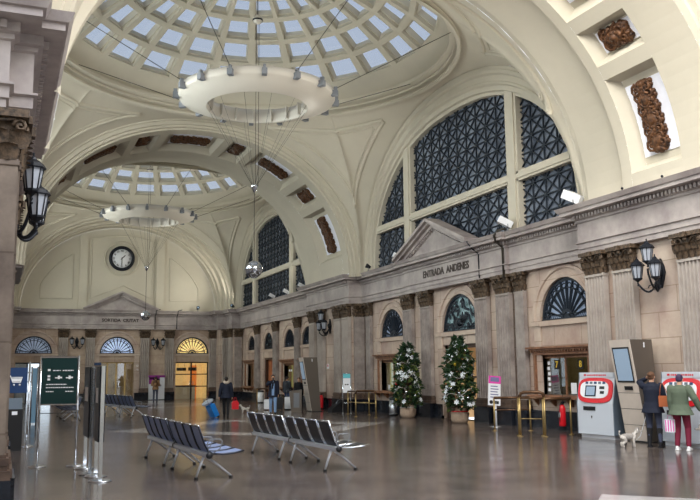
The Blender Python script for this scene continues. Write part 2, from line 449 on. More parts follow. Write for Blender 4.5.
# ---------------------------------------------------------------- masonry walls with arched openings
def wall_with_openings(mp, u0, u1, ztop, ops, depth):
    """mp(u, z, d) -> 3D point; ops: (u, r, spring, (lu0, lu1, lz0, lz1) or None)"""
    mb = MB(); N = 20
    def quad(a, b, c, d): mb.add([a, b, c, d], [(0, 1, 2, 3)])
    def rect(ua, ub, za, zb):
        if ub - ua > 1e-4 and zb - za > 1e-4: quad(mp(ua, za, 0), mp(ub, za, 0), mp(ub, zb, 0), mp(ua, zb, 0))
    cur = u0
    for (u, r, zs, low) in sorted(ops):
        rect(cur, u - r, 0, ztop); cur = u + r
        arc = [(u - r * math.cos(PI * k / N), zs + r * math.sin(PI * k / N)) for k in range(N + 1)]
        for p, q in zip(arc[:-1], arc[1:]):
            quad(mp(p[0], p[1], 0), mp(q[0], q[1], 0), mp(q[0], ztop, 0), mp(p[0], ztop, 0))
        loop = arc + [arc[0]]
        for p, q in zip(loop[:-1], loop[1:]): quad(mp(p[0], p[1], 0), mp(q[0], q[1], 0), mp(q[0], q[1], depth), mp(p[0], p[1], depth))
        if low:
            a, b, c, d = low
            rect(u - r, a, 0, zs); rect(b, u + r, 0, zs); rect(a, b, d, zs); rect(a, b, 0, c)
            lp = [(a, c), (b, c), (b, d), (a, d), (a, c)]
            for p, q in zip(lp[:-1], lp[1:]): quad(mp(p[0], p[1], 0), mp(q[0], q[1], 0), mp(q[0], q[1], depth), mp(p[0], p[1], depth))
        else: rect(u - r, u + r, 0, zs)
    rect(cur, u1, 0, ztop)
    return mb
# (centre, half width, spring, lower opening)
LU = 1.22
opsR = [(20.85, 1.25, 3.24, (19.85, 22.35, 1.0, 2.2)), (27.15, 1.35, 3.2, (25.95, 28.5, 0, 2.72)), (33.0, 1.2, 3.22, (31.95, 34.3, .95, 2.25)),
        (43.9, .98, 3.3, (43.2, 44.7, .95, 2.3)), (47.1, 1.05, 3.25, (46.2, 48.3, .95, 2.3)), (51.3, 1.05, 3.25, (50.4, 52.3, 0, 2.72)), (55.2, .95, 3.3, (54.5, 56.6, .92, 2.4))]
XW = 15.45
mb = wall_with_openings(lambda u, z, d: (XW + d, u, z), 8.0, YE + .2, 5.0, opsR, .45)
struct(mb.build('wall_right', M['wallR']))
YW = YE + .15
opsF = [(1.9, 1.17, 3.2, (.8, 3.1, 0, 2.62)), (7.3, 1.17, 3.2, (6.15, 8.45, 0, 2.62)), (12.5, 1.17, 3.2, (11.3, 13.7, 0, 2.62))]
mb = wall_with_openings(lambda u, z, d: (u, YW + d, z), XL - .2, XW, 5.0, opsF, .45)
struct(mb.build('wall_far', M['wallF']))
XWL = XL - .2
opsL = [(y, 1.2, 3.2, (y - 1.1, y + 1.1, 0, 2.7)) for y in (21.0, 27.1, 33.0, 44.0, 49.5, 55.2)]
mb = wall_with_openings(lambda u, z, d: (XWL - d, u, z), 17.0, YE + .2, 5.0, opsL, .45)
struct(mb.build('wall_left', M['wallR']))
# pier cores (blocks that carry the breaks of the entablature)
for i, bx in enumerate([((14.78, 8.0, 0), (15.5, 18.8, 4.9)), ((14.78, 36.0, 0), (15.5, 41.45, 4.9)), ((14.82, 57.6, 0), (15.5, 59.2, 4.9)), ((14.2, 59.1, 0), (15.5, YE + .2, 4.9))]):
    pc = MB(); pc.box(*bx); struct(pc.build('wall_pier' if i == 0 else 'wall_pier.%03d' % (i + 3), M['wallR']))
pc = MB(); pc.box((XL - .3, 36.0, 0), (.05, 41.45, 4.9)); pc.box((XL - .3, 59.0, 0), (.35, YE + .2, 4.9))
struct(pc.build('wall_pier.001', M['wallR']))
pc = MB(); pc.box((-3.0, 10.82, 0), (-0.08, 16.9, 4.9))
struct(pc.build('wall_pier.002', M['pier']))
# dark marble plinth along the walls
def plinth_run(name, paths, h=.52):
    mb = MB()
    for a, b, nrm in paths:
        a = Vector(a); b = Vector(b); d = (b - a); L = d.length; d.normalize()
        T = Matrix.Translation((a.x, a.y, 0)) @ Matrix.Rotation(math.atan2(d.y, d.x), 4, 'Z')
        s = 1 if Vector((-d.y, d.x)).dot(Vector(nrm)) > 0 else -1
        mb.box((0, min(0, s * .12), 0), (L, max(0, s * .12), h), T=T)
        mb.box((0, min(0, s * .16), h - .05), (L, max(0, s * .16), h), T=T)
        mb.box((0, min(0, s * .16), 0), (L, max(0, s * .16), .1), T=T)
    return struct(mb.build(name, M['black']))
ys = [(18.8, 25.9), (28.55, 36.0), (41.45, 50.35), (52.35, 57.6)]
plinth_run('baseboard_right', [((XW, a), (XW, b), (-1, 0)) for a, b in ys] + [((14.78, 8), (14.78, 18.8), (-1, 0)), ((14.78, 36), (14.78, 41.45), (-1, 0)), ((14.78, 57.6), (14.78, 59.2), (-1, 0)),
           ((14.78, 36.0), (15.45, 36.0), (0, -1)), ((14.78, 57.6), (15.45, 57.6), (0, -1)), ((14.2, 59.1), (14.8, 59.1), (0, -1))])
plinth_run('baseboard_far', [((a, YW), (b, YW), (0, -1)) for a, b in ((3.15, 6.1), (8.5, 11.25), (13.75, 14.3))])

# ---------------------------------------------------------------- fan lunette windows, archivolts
def lunette(n, T, r, glassmat, style, spr):
    """local frame: x along the wall, y into the room, z up with 0 at the spring line"""
    root = empty('window_%d' % n, kind='structure'); root.matrix_world = T
    mb = MB(); N = 24
    rows = []
    for rr, y in ((r, 0), (r, .05), (r + .12, .05), (r + .14, .02), (r + .26, .02), (r + .28, .07), (r + .38, .07), (r + .38, 0)):
        rows.append([(-rr * math.cos(PI * k / N), y, rr * math.sin(PI * k / N)) for k in range(N + 1)])
    mb.grid(rows, smooth=False)
    for s in (-1, 1):
        mb.box((min(s * r, s * (r + .42)), 0, -.14), (max(s * r, s * (r + .42)), .1, 0))
        mb.box((min(s * r, s * (r + .34)), 0, -3.1 if style != 'p' else -1), (max(s * r, s * (r + .34)), .05, -.14))
    mb.box((-r, 0, -.16), (r, .08, 0))
    mb.build('archivolt', M['wallR'], root)
    fr = MB(); y0, y1 = -.12, -.04
    def ring(ra, rb, ya=y0, yb=y1, n_=N):
        q = [[(-x * math.cos(PI * k / n_), y, x * math.sin(PI * k / n_)) for k in range(n_ + 1)] for x, y in ((ra, ya), (ra, yb), (rb, yb), (rb, ya), (ra, ya))]
        fr.grid(q, smooth=False)
    if style == 'leaf':
        ring(r - .08, r)
        rnd = random.Random(5)
        for i in range(70):
            a = rnd.uniform(.1, PI - .1); q = rnd.uniform(.15, .95) * r; x, z = -q * math.cos(a), q * math.sin(a)
            if z < .12: continue
            T2 = Matrix.Translation((x, -.08, z)) @ Matrix.Rotation(rnd.uniform(0, PI), 4, 'Y')
            fr.prism([(-.16, 0), (-.05, .05), (.10, .04), (.17, 0), (.08, -.05), (-.06, -.04)], -.02, .02, 'y', T=T2)
    else:
        ring(r - .10, r); ring(r * .17, r * .24); ring(r * .74, r * .77)
        ring(0.001, r * .12)
        ns = 11
        for k in range(1, ns + 1):
            a = PI * k / (ns + 1); c, s = math.cos(a), math.sin(a)
            d = Vector((c, 0, s)); p = Vector((-s, 0, c))
            for (ra, rb, wd) in ((r * .24, r * .95, .020), (r * .45, r * .80, .034)):
                q = [d * ra + p * wd * .6, d * rb + p * wd, d * rb - p * wd, d * ra - p * wd * .6]
                fr.prism([(v.x, v.z) for v in q], y0, y1, 'y')
            a2 = PI * (k - .5) / (ns + 1)
            fr.tube([(math.cos(a2 + t) * r * (.84 + .03 * math.cos(t * 18)), -.08, math.sin(a2 + t) * r * (.84 + .03 * math.cos(t * 18))) for t in (-.13, -.06, 0, .06, .13)], .022, 5)
    fr.box((-r, y0, 0), (r, y1 + .02, .05)); fr.box((-r, y0, .14), (r, y1, .17))
    for i in range(26):
        x = -r + r * 2 * (i + .5) / 26; fr.tube([(x, -.08, .05), (x + .03, -.08, .14)], .012, 4)
    fr.build('fan_frame', M['lattice'], root)
    g = MB(); pts_ = [(-r * math.cos(PI * k / N), r * math.sin(PI * k / N)) for k in range(N + 1)]
    g.prism(pts_, -.18, -.16, 'y'); g.build('pane', glassmat, root)
    return root
TR = lambda y, z: Matrix.Translation((XW, y, z)) @ Matrix.Rotation(R(90), 4, 'Z')
TF = lambda x, z: Matrix.Translation((x, YW, z)) @ Matrix.Rotation(R(180), 4, 'Z')
TL = lambda y, z: Matrix.Translation((XWL, y, z)) @ Matrix.Rotation(R(-90), 4, 'Z')
WN = 1
for i, (u, r, zs, low) in enumerate(opsR):
    st = 'leaf' if i in (1, 5) else 'fan'
    lunette(WN, TR(u, zs), r, M['leafglass'] if st == 'leaf' else M['fanglass'], st, zs); WN += 1
for i, (u, r, zs, low) in enumerate(opsF):
    lunette(WN, TF(u, zs), r, (M['fanglass'], M['fanblue'], M['fanyellow'])[i], 'fan', zs); WN += 1
for i, (u, r, zs, low) in enumerate(opsL):
    lunette(WN, TL(u, zs), r, M['fanblue'], 'fan', zs); WN += 1

# ---------------------------------------------------------------- vault of one bay
SA, SB, SN = 7.3, 5.25, 2.25        # glass of the side arch: half width, rise, roundness
DR, DZ = 6.95, 12.58                # foot of the dome
def bay_vault(n, cy, hy, dome=True, left=True):
    hx = 7.35
    # boundary of the pendentives, point by point round the bay
    bnd = []; NA = 28
    def side(k): return sup(hy, 6.28, 2.2, k, NA)
    def trans(k): return sup(hx, 6.36, 2.1, k, NA)
    for k in range(NA): u, h = side(k); bnd.append((XC + hx, cy + u, Z0 + h, 'r', k))
    for k in range(NA): u, h = trans(k); bnd.append((XC - u, cy + hy, Z0 + h, 'f', k))
    for k in range(NA): u, h = side(k); bnd.append((XC - hx, cy - u, Z0 + h, 'l', k))
    for k in range(NA): u, h = trans(k); bnd.append((XC + u, cy - hy, Z0 + h, 'n', k))
    def surf(b, s):
        x, y, zb = b[:3]; dx, dy = x - XC, y - cy; rb = math.hypot(dx, dy)
        sc = DR / rb; cx_, cy_ = XC + dx * sc, cy + dy * sc
        X, Y = x + (cx_ - x) * s, y + (cy_ - y) * s
        rr = (rb + (DR - rb) * s) / DR; tb = rb / DR
        f_ = lambda t: math.sqrt(max(0.0, 2.45 - t * t))
        g = (f_(rr) - f_(tb)) / max(1e-6, f_(1) - f_(tb))
        return Vector((X, Y, zb + (DZ - zb) * g))
    NS = 9
    mb = MB(); rows = [[tuple(surf(b, j / NS)) for b in bnd] for j in range(NS + 1)]
    mb.grid(rows, closed=True, smooth=True)
    # moulded triangular panel on each pendentive
    nb = len(bnd)
    for c in (0, NA, 2 * NA, 3 * NA):
        def bp(p):          # p in boundary steps from the corner, fractional
            i = c + p; i0 = math.floor(i); t = i - i0; a = bnd[i0 % nb]; b = bnd[(i0 + 1) % nb]
            return tuple(a[j] + (b[j] - a[j]) * t for j in range(3))
        for off, rad in ((.75, .085), (.95, .035)):
            line = {}
            for sgn in (-1, 1):
                L_ = []
                for q in range(0, 61):
                    p = sgn * q * (NA / 2) / 60
                    b = bp(p if abs(p) > 1e-6 else sgn * 1e-3); b2 = bp(p + sgn * .3)
                    rad_ = Vector((XC - b[0], cy - b[1])); Lr = rad_.length - DR
                    nx = abs(rad_.normalized().x if abs(b[0] - XC) > hx - .01 else rad_.normalized().y)
                    sb = off * .8 / max(.05, Lr * nx) if Lr > .05 else 9
                    st = 1 - (off + .1) / max(.05, Lr)
                    if sb >= st: break
                    L_.append((p, sb, st, b))
                line[sgn] = L_
            if len(line[1]) > 3 and len(line[-1]) > 3:
                s1 = [surf(b, sb) for p, sb, st, b in line[1]]; s2 = [surf(b, sb) for p, sb, st, b in line[-1]]
                top = [surf(b, st) for p, sb, st, b in line[-1][::-1]] + [surf(b, st) for p, sb, st, b in line[1]]
                for q in (s1, s2, top): mb.tube(q, rad, 6)
    v = struct(mb.build('ceiling_vault' if n == 0 else 'ceiling_vault.%03d' % n, M['plaster']))
    # ring cornice at the foot of the dome
    mb = MB(); T = Matrix.Translation((XC, cy, 0))
    mb.lathe([(DR + .1, DZ - .22), (DR - .02, DZ - .16), (DR - .02, DZ - .10), (DR + .10, DZ - .04), (DR + .05, DZ), (DR - .10, DZ + .02), (DR - .10, DZ + .1), (DR - .02, DZ + .12), (DR - .16, DZ + .17), (DR - .26, DZ + .2), (DR - .26, DZ + .3),
              (DR - .10, DZ + .33), (DR - .10, DZ + .42), (DR + .5, DZ + .44)], 96, T=T, cap=False, smooth=False)
    struct(mb.build('ceiling_cornice' if n == 0 else 'ceiling_cornice.%03d' % n, M['plaster']))
    # arches over the side windows
    for sd in ((1, -1) if left else (1,)):
        mb = MB(); N = 40; rows = []
        for X, t in ((14.85, 1), (14.98, .97), (14.98, .86), (14.88, .84), (14.88, .72), (15.10, .66), (15.10, .46), (15.02, .42), (15.02, .36), (15.26, .30), (15.26, .14), (15.5, .11), (15.55, 0), (15.8, 0)):
            X = 14.84 if t == 1 else 15.56 if X == 15.8 else 14.88 + (X - 14.85) * .46
            a = SA + (hy - SA) * t; b = SB + (6.28 - SB) * t; nn = SN + (2.2 - SN) * t; row = []
            if t == 1: row.append((X, cy - a, 6.0))
            else: row.append((X, cy - a, 6.0))
            for k in range(N + 1):
                u, h = sup(a, b, nn, k, N); row.append((X, cy + u, Z0 + h))
            row.append((X, cy + a, 6.0)); rows.append(row)
        if sd < 0: rows = [[(2 * XC - x, y, z) for x, y, z in r_] for r_ in rows]
        mb.grid(rows, smooth=False)
        nm = {(0, 1): 'trim_10', (0, -1): 'trim_11', (1, 1): 'trim_12', (1, -1): 'trim_13', (2, 1): 'trim_14'}[(n, sd)]
        struct(mb.build(nm, M['plaster']))
    return surf

# arches that cross the hall; profile = (Y, t), t = 0 soffit, 1 pendentive edge
def cross_arch(nm, prof, shear=0, a0=6.85, b0=5.98, a1=7.35, b1=6.36):
    mb = MB(); N = 56; rows = []
    for Y, t in prof:
        a = a0 + (a1 - a0) * t; b = b0 + (b1 - b0) * t; nn = 2.05 + .05 * t; row = []
        for k in range(-1, N + 2):
            if k < 0: u, h = -a, -.15
            elif k > N: u, h = a, -.15
            else: u, h = sup(a, b, nn, k, N)
            row.append((XC + u, Y + shear * (u - 6.8), Z0 + h))
        rows.append(row)
    mb.grid(rows, smooth=False)
    return struct(mb.build(nm, M['plaster']))

bay_vault(0, 26.9, 7.95)
bay_vault(1, 50.0, 7.6)
bay_vault(2, 3.9, 7.95, left=False)
AB = [(34.85, 1), (34.85, .86), (34.97, .84), (34.97, .5), (35.08, .45), (35.08, .22), (35.22, .18), (35.22, 0), (40.3, 0), (40.3, .18), (40.45, .22), (40.45, .5), (41.9, .5), (41.9, .84), (42.4, .86), (42.4, 1)]
# soffits are set back in the coffers: the coffered strip is built apart
def arch_pt(t, an, Y, a0=6.85, b0=5.98, sh=0):
    a = a0 + .5 * t; b = b0 + .40 * t
    c, s = math.cos(an), math.sin(an); nn = 2.05
    u = a * math.copysign(abs(c) ** (2 / nn), c); h = b * abs(s) ** (2 / nn)
    return Vector((XC + u, Y + sh * (u - 6.8), Z0 + h))
COF = [(8, 31, 1), (34.5, 43.5, 0), (47, 66, 1), (69, 77, 0), (80, 100, 1), (103, 111, 0), (114, 133, 1), (136.5, 145.5, 0), (149, 172, 1)]
def soffit(nm, Ya, Yb, yc0, yc1, sh, desc, sft=0):
    """coffered soffit between Ya and Yb; coffers occupy yc0..yc1"""
    mb = MB(); pl = MB(); D = .9                # depth of a coffer in t
    def strip(a0_, a1_, ya, yb, t=0.0, n=None, tgt=None, ta=None, tb=None):
        n = n or max(2, int((a1_ - a0_) / 3)); tgt = tgt or mb
        rows = [[tuple(arch_pt(t if ta is None else ta, R(a0_ + (a1_ - a0_) * k / n), ya, sh=sh)) for k in range(n + 1)],
                [tuple(arch_pt(t if tb is None else tb, R(a0_ + (a1_ - a0_) * k / n), yb, sh=sh)) for k in range(n + 1)]]
        tgt.grid(rows, smooth=False)
    strip(0, 180, Ya, yc0, n=60); strip(0, 180, yc1, Yb, n=60)
    cof = [(a - sft, b - sft, g) if k < 3 else (a, b, g) for k, (a, b, g) in enumerate(COF)]
    edges = [0] + [e for c in cof for e in c[:2]] + [180]
    for i in range(0, len(edges), 2): strip(edges[i], edges[i + 1], yc0, yc1)
    for a, b, big in cof:
        m_ = .28 if yc1 - yc0 > 2 else .2; da = 1.6
        # sloping sides of the coffer
        strip(a, b, yc0, yc0 + m_, ta=0, tb=D * .7); strip(a, b, yc1 - m_, yc1, ta=D * .7, tb=0)
        for e, e2 in ((a, a + da), (b, b - da)):
            rows = [[tuple(arch_pt(0, R(e), yc0, sh=sh)), tuple(arch_pt(0, R(e), yc1, sh=sh))], [tuple(arch_pt(D * .7, R(e2), yc0 + m_, sh=sh)), tuple(arch_pt(D * .7, R(e2), yc1 - m_, sh=sh))]]
            mb.grid(rows, smooth=False)
        strip(a + da, b - da, yc0 + m_, yc1 - m_, t=D * .7)
        mg = .25 if yc1 - yc0 > 2 else .04
        y0, y1 = yc0 + m_ + mg, yc1 - m_ - mg
        me_ = 1.6 if big else .35
        strip(a + da + me_, b - da - me_, y0, y1, t=D * .7 - .06, tgt=pl)
    s = struct(mb.build(nm, M['plaster']))
    struct(pl.build('white_field', M['white'], s))
    # relief ornaments, one thing per coffer
    for idx, (a, b, big) in enumerate(cof):
        if nm == 'trim_21' and idx > 2: continue
        ym = (yc0 + yc1) / 2; wy = (yc1 - yc0) / 2 - (.8 if yc1 - yc0 > 2 else .40)
        am, hb = R((a + b) / 2), R((b - a) / 2 - (3.9 if big else 2.4))
        c = arch_pt(.5, am, ym, sh=sh)
        t1 = (arch_pt(.5, am + .01, ym, sh=sh) - arch_pt(.5, am - .01, ym, sh=sh)).normalized()
        ty = Vector((0, 1, 0)); nn = t1.cross(ty).normalized()
        if (Vector((XC, ym, Z0 + 2)) - c).dot(nn) < 0: nn = -nn
        rb = MB(); rnd = random.Random(3 if big else 4)
        half = (arch_pt(.5, am + hb, ym, sh=sh) - arch_pt(.5, am - hb, ym, sh=sh)).length / 2
        def P(u, v, h):          # u along the arch (-1..1), v across
            p = arch_pt(D * .7 - .1, am + hb * u, ym + wy * v, sh=sh); return p + nn * h
        wb = .62 if big else .95
        BM = Matrix(((t1.x, 0, nn.x, 0), (t1.y, 1, nn.y, 0), (t1.z, 0, nn.z, 0), (0, 0, 0, 1)))
        def blob(u, v, r, h, n_=8):
            p = P(u, v, 0) - c; rb.ball((0, 0, 0), 1, n_, T=Matrix.Translation(p) @ BM @ Matrix.Diagonal((r, r, h, 1)))
        def scroll(u, v, r, sg, th=.035):
            p0 = P(u, v, .1) - c
            rb.tube([p0 + (t1 * math.cos(w_ * .8) * sg + ty * math.sin(w_ * .8)) * r * (1 - w_ / 13) for w_ in range(12)], th, 5)
        if big:
            for i in range(19):
                u = -1 + i / 9.0; wv = wb * (.50 + .40 * abs(math.sin(i * .95 + .5)))
                blob(u * .97, 0, .13, .15)
                for s_ in (-1, 1):
                    blob(u * .97 + .02, s_ * wv * .38, .11, .12); blob(u * .97, s_ * wv * .72, .10, .10); blob(u * .97 + .03, s_ * wv * 1.02, .07, .07)
                    if i % 2: scroll(u * .95, s_ * wv * .78, .17, s_)
            for u in (-.75, -.1, .5): blob(u, 0, .24, .17, 10); scroll(u, 0, .26, 1, .04)
        else:
            blob(0, 0, .16, .24)
            for i in range(12):
                q = i * PI / 6; blob(math.cos(q) * .42, math.sin(q) * .42, .12, .17)
            for i in range(20):
                q = i * PI / 10; k_ = .78 + .16 * abs(math.cos(2 * q + PI / 2) ); blob(math.cos(q) * k_, math.sin(q) * k_, .11, .12)
            for i in range(4):
                q = PI / 4 + i * PI / 2
                for w_ in (-.16, 0, .16): blob(math.cos(q + w_) * 1.12, math.sin(q + w_) * 1.12, .10, .10)
                scroll(math.cos(q) * .75, math.sin(q) * .75, .2, 1)
            scroll(0, 0, .26, 1, .05)
        oo = rb.build('relief_ornament', M['relief'], loc=c)
        where = desc[0]
        nmz = ['lowest on the right', 'second from the right foot', 'third from the right foot', 'fourth from the right foot', 'at the crown', 'fourth from the left foot', 'third from the left foot', 'second from the left foot', 'lowest on the left'][idx]
        tag(oo, '%s brown relief, coffer %s, %s' % ('long' if big else 'square', where, nmz), 'relief', group='carved reliefs in the coffers of the %s' % desc[1])
    return s
soffit('trim_20', 35.22, 40.3, 35.9, 38.9, 0, ('of the arch between the two domes', 'far cross arch'))
cross_arch('trim_22', AB[:8]); cross_arch('trim_23', AB[8:])
SHR = .09
soffit('trim_21', 13.4, 16.75, 14.7, 16.4, 0, ('of the nearest arch', 'nearest cross arch'), 4.5)
cross_arch('trim_24', [(16.75, 0), (16.75, .18), (16.9, .22), (16.9, .5), (18.5, .55), (18.5, .84), (18.95, 1)])
cross_arch('trim_25', [(11.85, 1), (12.0, .86), (13.1, .8), (13.1, .35), (13.25, .3), (13.25, .1), (13.4, 0)])
# arches stepping down to the end wall, then the lunette wall
cross_arch('trim_26', [(57.6, 1), (57.6, .9), (57.9, .88), (57.9, .5), (58.3, .48), (58.3, .2), (59.0, .15), (59.0, -.2), (59.4, -.25), (59.4, -.45), (60.1, -.5), (60.3, -.5)])

# end lunette wall with its moulded panels
ae, be = 6.7, 5.8
mb = MB(); N = 48
row = [(XC + sup(ae, be, 2.05, k, N)[0], YE + .12, Z0 + sup(ae, be, 2.05, k, N)[1]) for k in range(N + 1)]
base = [(p[0], p[1], 5.9) for p in row]
mb.grid([base, row], smooth=False)
def moul(pts_, r=.05, closed=True): mb.tube(pts_, r, 6, closed=closed)
def arcpts(a, b, u0, u1, n=14):
    out = []
    for i in range(n + 1):
        u = u0 + (u1 - u0) * i / n; out.append((XC + u, YE + .1, Z0 + b * math.sqrt(max(0, 1 - (u / a) ** 2))))
    return out
# side panels, middle shaped panel, circle for the clock
for s in (-1, 1):
    moul(arcpts(5.7, 4.7, s * 3.3, s * 5.35) + [(XC + s * 5.35, YE + .1, Z0 + .75), (XC + s * 3.3, YE + .1, Z0 + .75)])
    mb.box((XC + s * 2.62 - .28, YE - .0, Z0 - .2), (XC + s * 2.62 + .28, YE + .12, Z0 + 5.1))
moul(arcpts(5.9, 5.25, -2.1, 2.1) + [(XC + 2.1, YE + .1, Z0 + .8), (XC + .1, YE + .1, Z0 + 1.75), (XC - 2.1, YE + .1, Z0 + .8)])
mb.tube([(XC - .05 + 1.17 * math.cos(a), YE + .1, 9.8 + 1.17 * math.sin(a)) for a in [2 * PI * k / 32 for k in range(32)]], .07, 6, closed=True)
struct(mb.build('wall_far_lunette', M['plaster_end']))

# ---------------------------------------------------------------- domes
DCZ, DRR = 6.4, 9.57
def dome(n, cy):
    mb = MB(); NS = 24
    def P(ph, th, r=DRR): return (r * math.sin(ph) * math.cos(th), r * math.sin(ph) * math.sin(th), DCZ + r * math.cos(ph))
    rowsd = [(35.2, 42.0), (28.3, 35.2), (21.4, 28.3), (14.5, 21.4), (8.2, 14.5)]
    # plain zone at the foot, plain cap at the crown
    def zone(p0, p1, n_=2, r=DRR):
        rows = [[P(R(p0 + (p1 - p0) * j / n_), 2 * PI * k / 96, r) for k in range(96)] for j in range(n_ + 1)]
        mb.grid(rows, closed=True)
    zone(41.35, 46.3); zone(.01, 8.85, 4)
    quads = []
    for ri, (p0, p1) in enumerate(rowsd):
        for k in range(NS):
            t0, t1 = 2 * PI * k / NS, 2 * PI * (k + 1) / NS; tm = (t0 + t1) / 2; pm = R((p0 + p1) / 2)
            ht = (t1 - t0) / 2; hp = R(p1 - p0) / 2
            def C4(ft, fp, r): return [P(pm + b * hp * fp, tm + a * ht * ft, r) for a, b in ((-1, -1), (1, -1), (1, 1), (-1, 1))]
            L = [C4(1, 1, DRR), C4(.80, .80, DRR), C4(.80, .80, DRR + .13), C4(.72, .72, DRR + .13), C4(.66, .66, DRR + .34)]
            # split the outer band finely so that it follows the sphere
            for a, b in zip(L[:-1], L[1:]):
                for i in range(4):
                    j = (i + 1) % 4; mb.add([a[i], a[j], b[j], b[i]], [(0, 1, 2, 3)])
            if ri < 4: quads.append(L[-1])
            else: mb.add(L[-1], [(0, 1, 2, 3)])
    d = struct(mb.build('ceiling_dome' if n == 0 else 'ceiling_dome.%03d' % n, M['plaster'], loc=(XC, cy, 0)))
    for q in quads:
        c = sum((Vector(v) for v in q), Vector()) / 4; nr = (c - Vector((0, 0, DCZ))).normalized() * .03
        pm_ = MB(); vs = [Vector(v) - c for v in q] + [Vector(v) + nr - c for v in q]
        pm_.add(vs, [(0, 1, 2, 3), (7, 6, 5, 4), (0, 4, 5, 1), (1, 5, 6, 2), (2, 6, 7, 3), (3, 7, 4, 0)])
        pm_.build('skylight_pane', M['skypane'], d, loc=c)
    return d
dome(0, 26.9); dome(1, 50.0)

# ---------------------------------------------------------------- great lattice windows
def great_window(n, cy, sd, glassm):
    root = empty('window_%d' % n, kind='structure')
    T = Matrix.Translation((15.31 if sd > 0 else 2 * XC - 15.31, cy, 0)) @ Matrix.Rotation(R(90 if sd > 0 else -90), 4, 'Z')
    root.matrix_world = T
    inside = lambda u, z: z > 6.1 and (z < Z0 or (abs(u) / SA) ** SN + ((z - Z0) / SB) ** SN < 1)
    fr = MB()
    for u in (-3.9, 3.9):
        h = SB * (1 - (3.9 / SA) ** SN) ** (1 / SN) + Z0 + .25
        fr.box((u - .33, -.15, 6.05), (u + .33, .12, h)); fr.box((u - .22, .12, 6.05), (u + .22, .17, h))
    ut = SA * (1 - ((8.0 - Z0) / SB) ** SN) ** (1 / SN)
    fr.box((-ut, -.15, 7.82), (ut, .12, 8.14)); fr.box((-ut, .1, 7.9), (ut, .16, 8.06))
    fr.build('mullions', M['plaster'], root)
    la = MB(); st = .68; sz = .52; sl = sz / st
    def line(a, b):
        a = Vector(a); b = Vector(b); L = (b - a).length; n_ = int(L / .06); run = None
        ps = [a + (b - a) * i / n_ for i in range(n_ + 1)]
        for p in ps + [None]:
            ok = p is not None and inside(p.x, p.y)
            if ok: run = (run[0] if run else p, p)
            elif run:
                if (run[1] - run[0]).length > .1:
                    d = (run[1] - run[0]); pr = Vector((-d.y, d.x)).normalized() * .018
                    q = [run[0] + pr, run[1] + pr, run[1] - pr, run[0] - pr]
                    la.prism([(v.x, v.y) for v in q], -.10, -.05, 'y')
                run = None
    for i in range(-14, 15): line((i * st, 6.1), (i * st, 11.5))
    for i in range(12): line((-7.4, 6.1 + i * sz), (7.4, 6.1 + i * sz))
    for i in range(-22, 23):
        line((i * st, 6.1), (i * st + 5.5 / sl, 11.6)); line((i * st, 6.1), (i * st - 5.5 / sl, 11.6))
    la.build('iron_lattice', M['lattice'], root)
    g = MB(); N = 40; pts_ = [(sup(SA + .12, SB + .12, SN, k, N)[0], Z0 + sup(SA + .12, SB + .12, SN, k, N)[1]) for k in range(N + 1)]
    g.prism([(-SA - .05, 6.0)] + pts_ + [(SA + .05, 6.0)], -.16, -.13, 'y'); g.build('pane', glassm, root)
    return root
great_window(20, 26.9, 1, M['darkglass']); great_window(21, 50.0, 1, M['darkglass'])
great_window(24, 3.9, 1, M['darkglass'])
great_window(22, 26.9, -1, M['clearglass']); great_window(23, 50.0, -1, M['clearglass'])

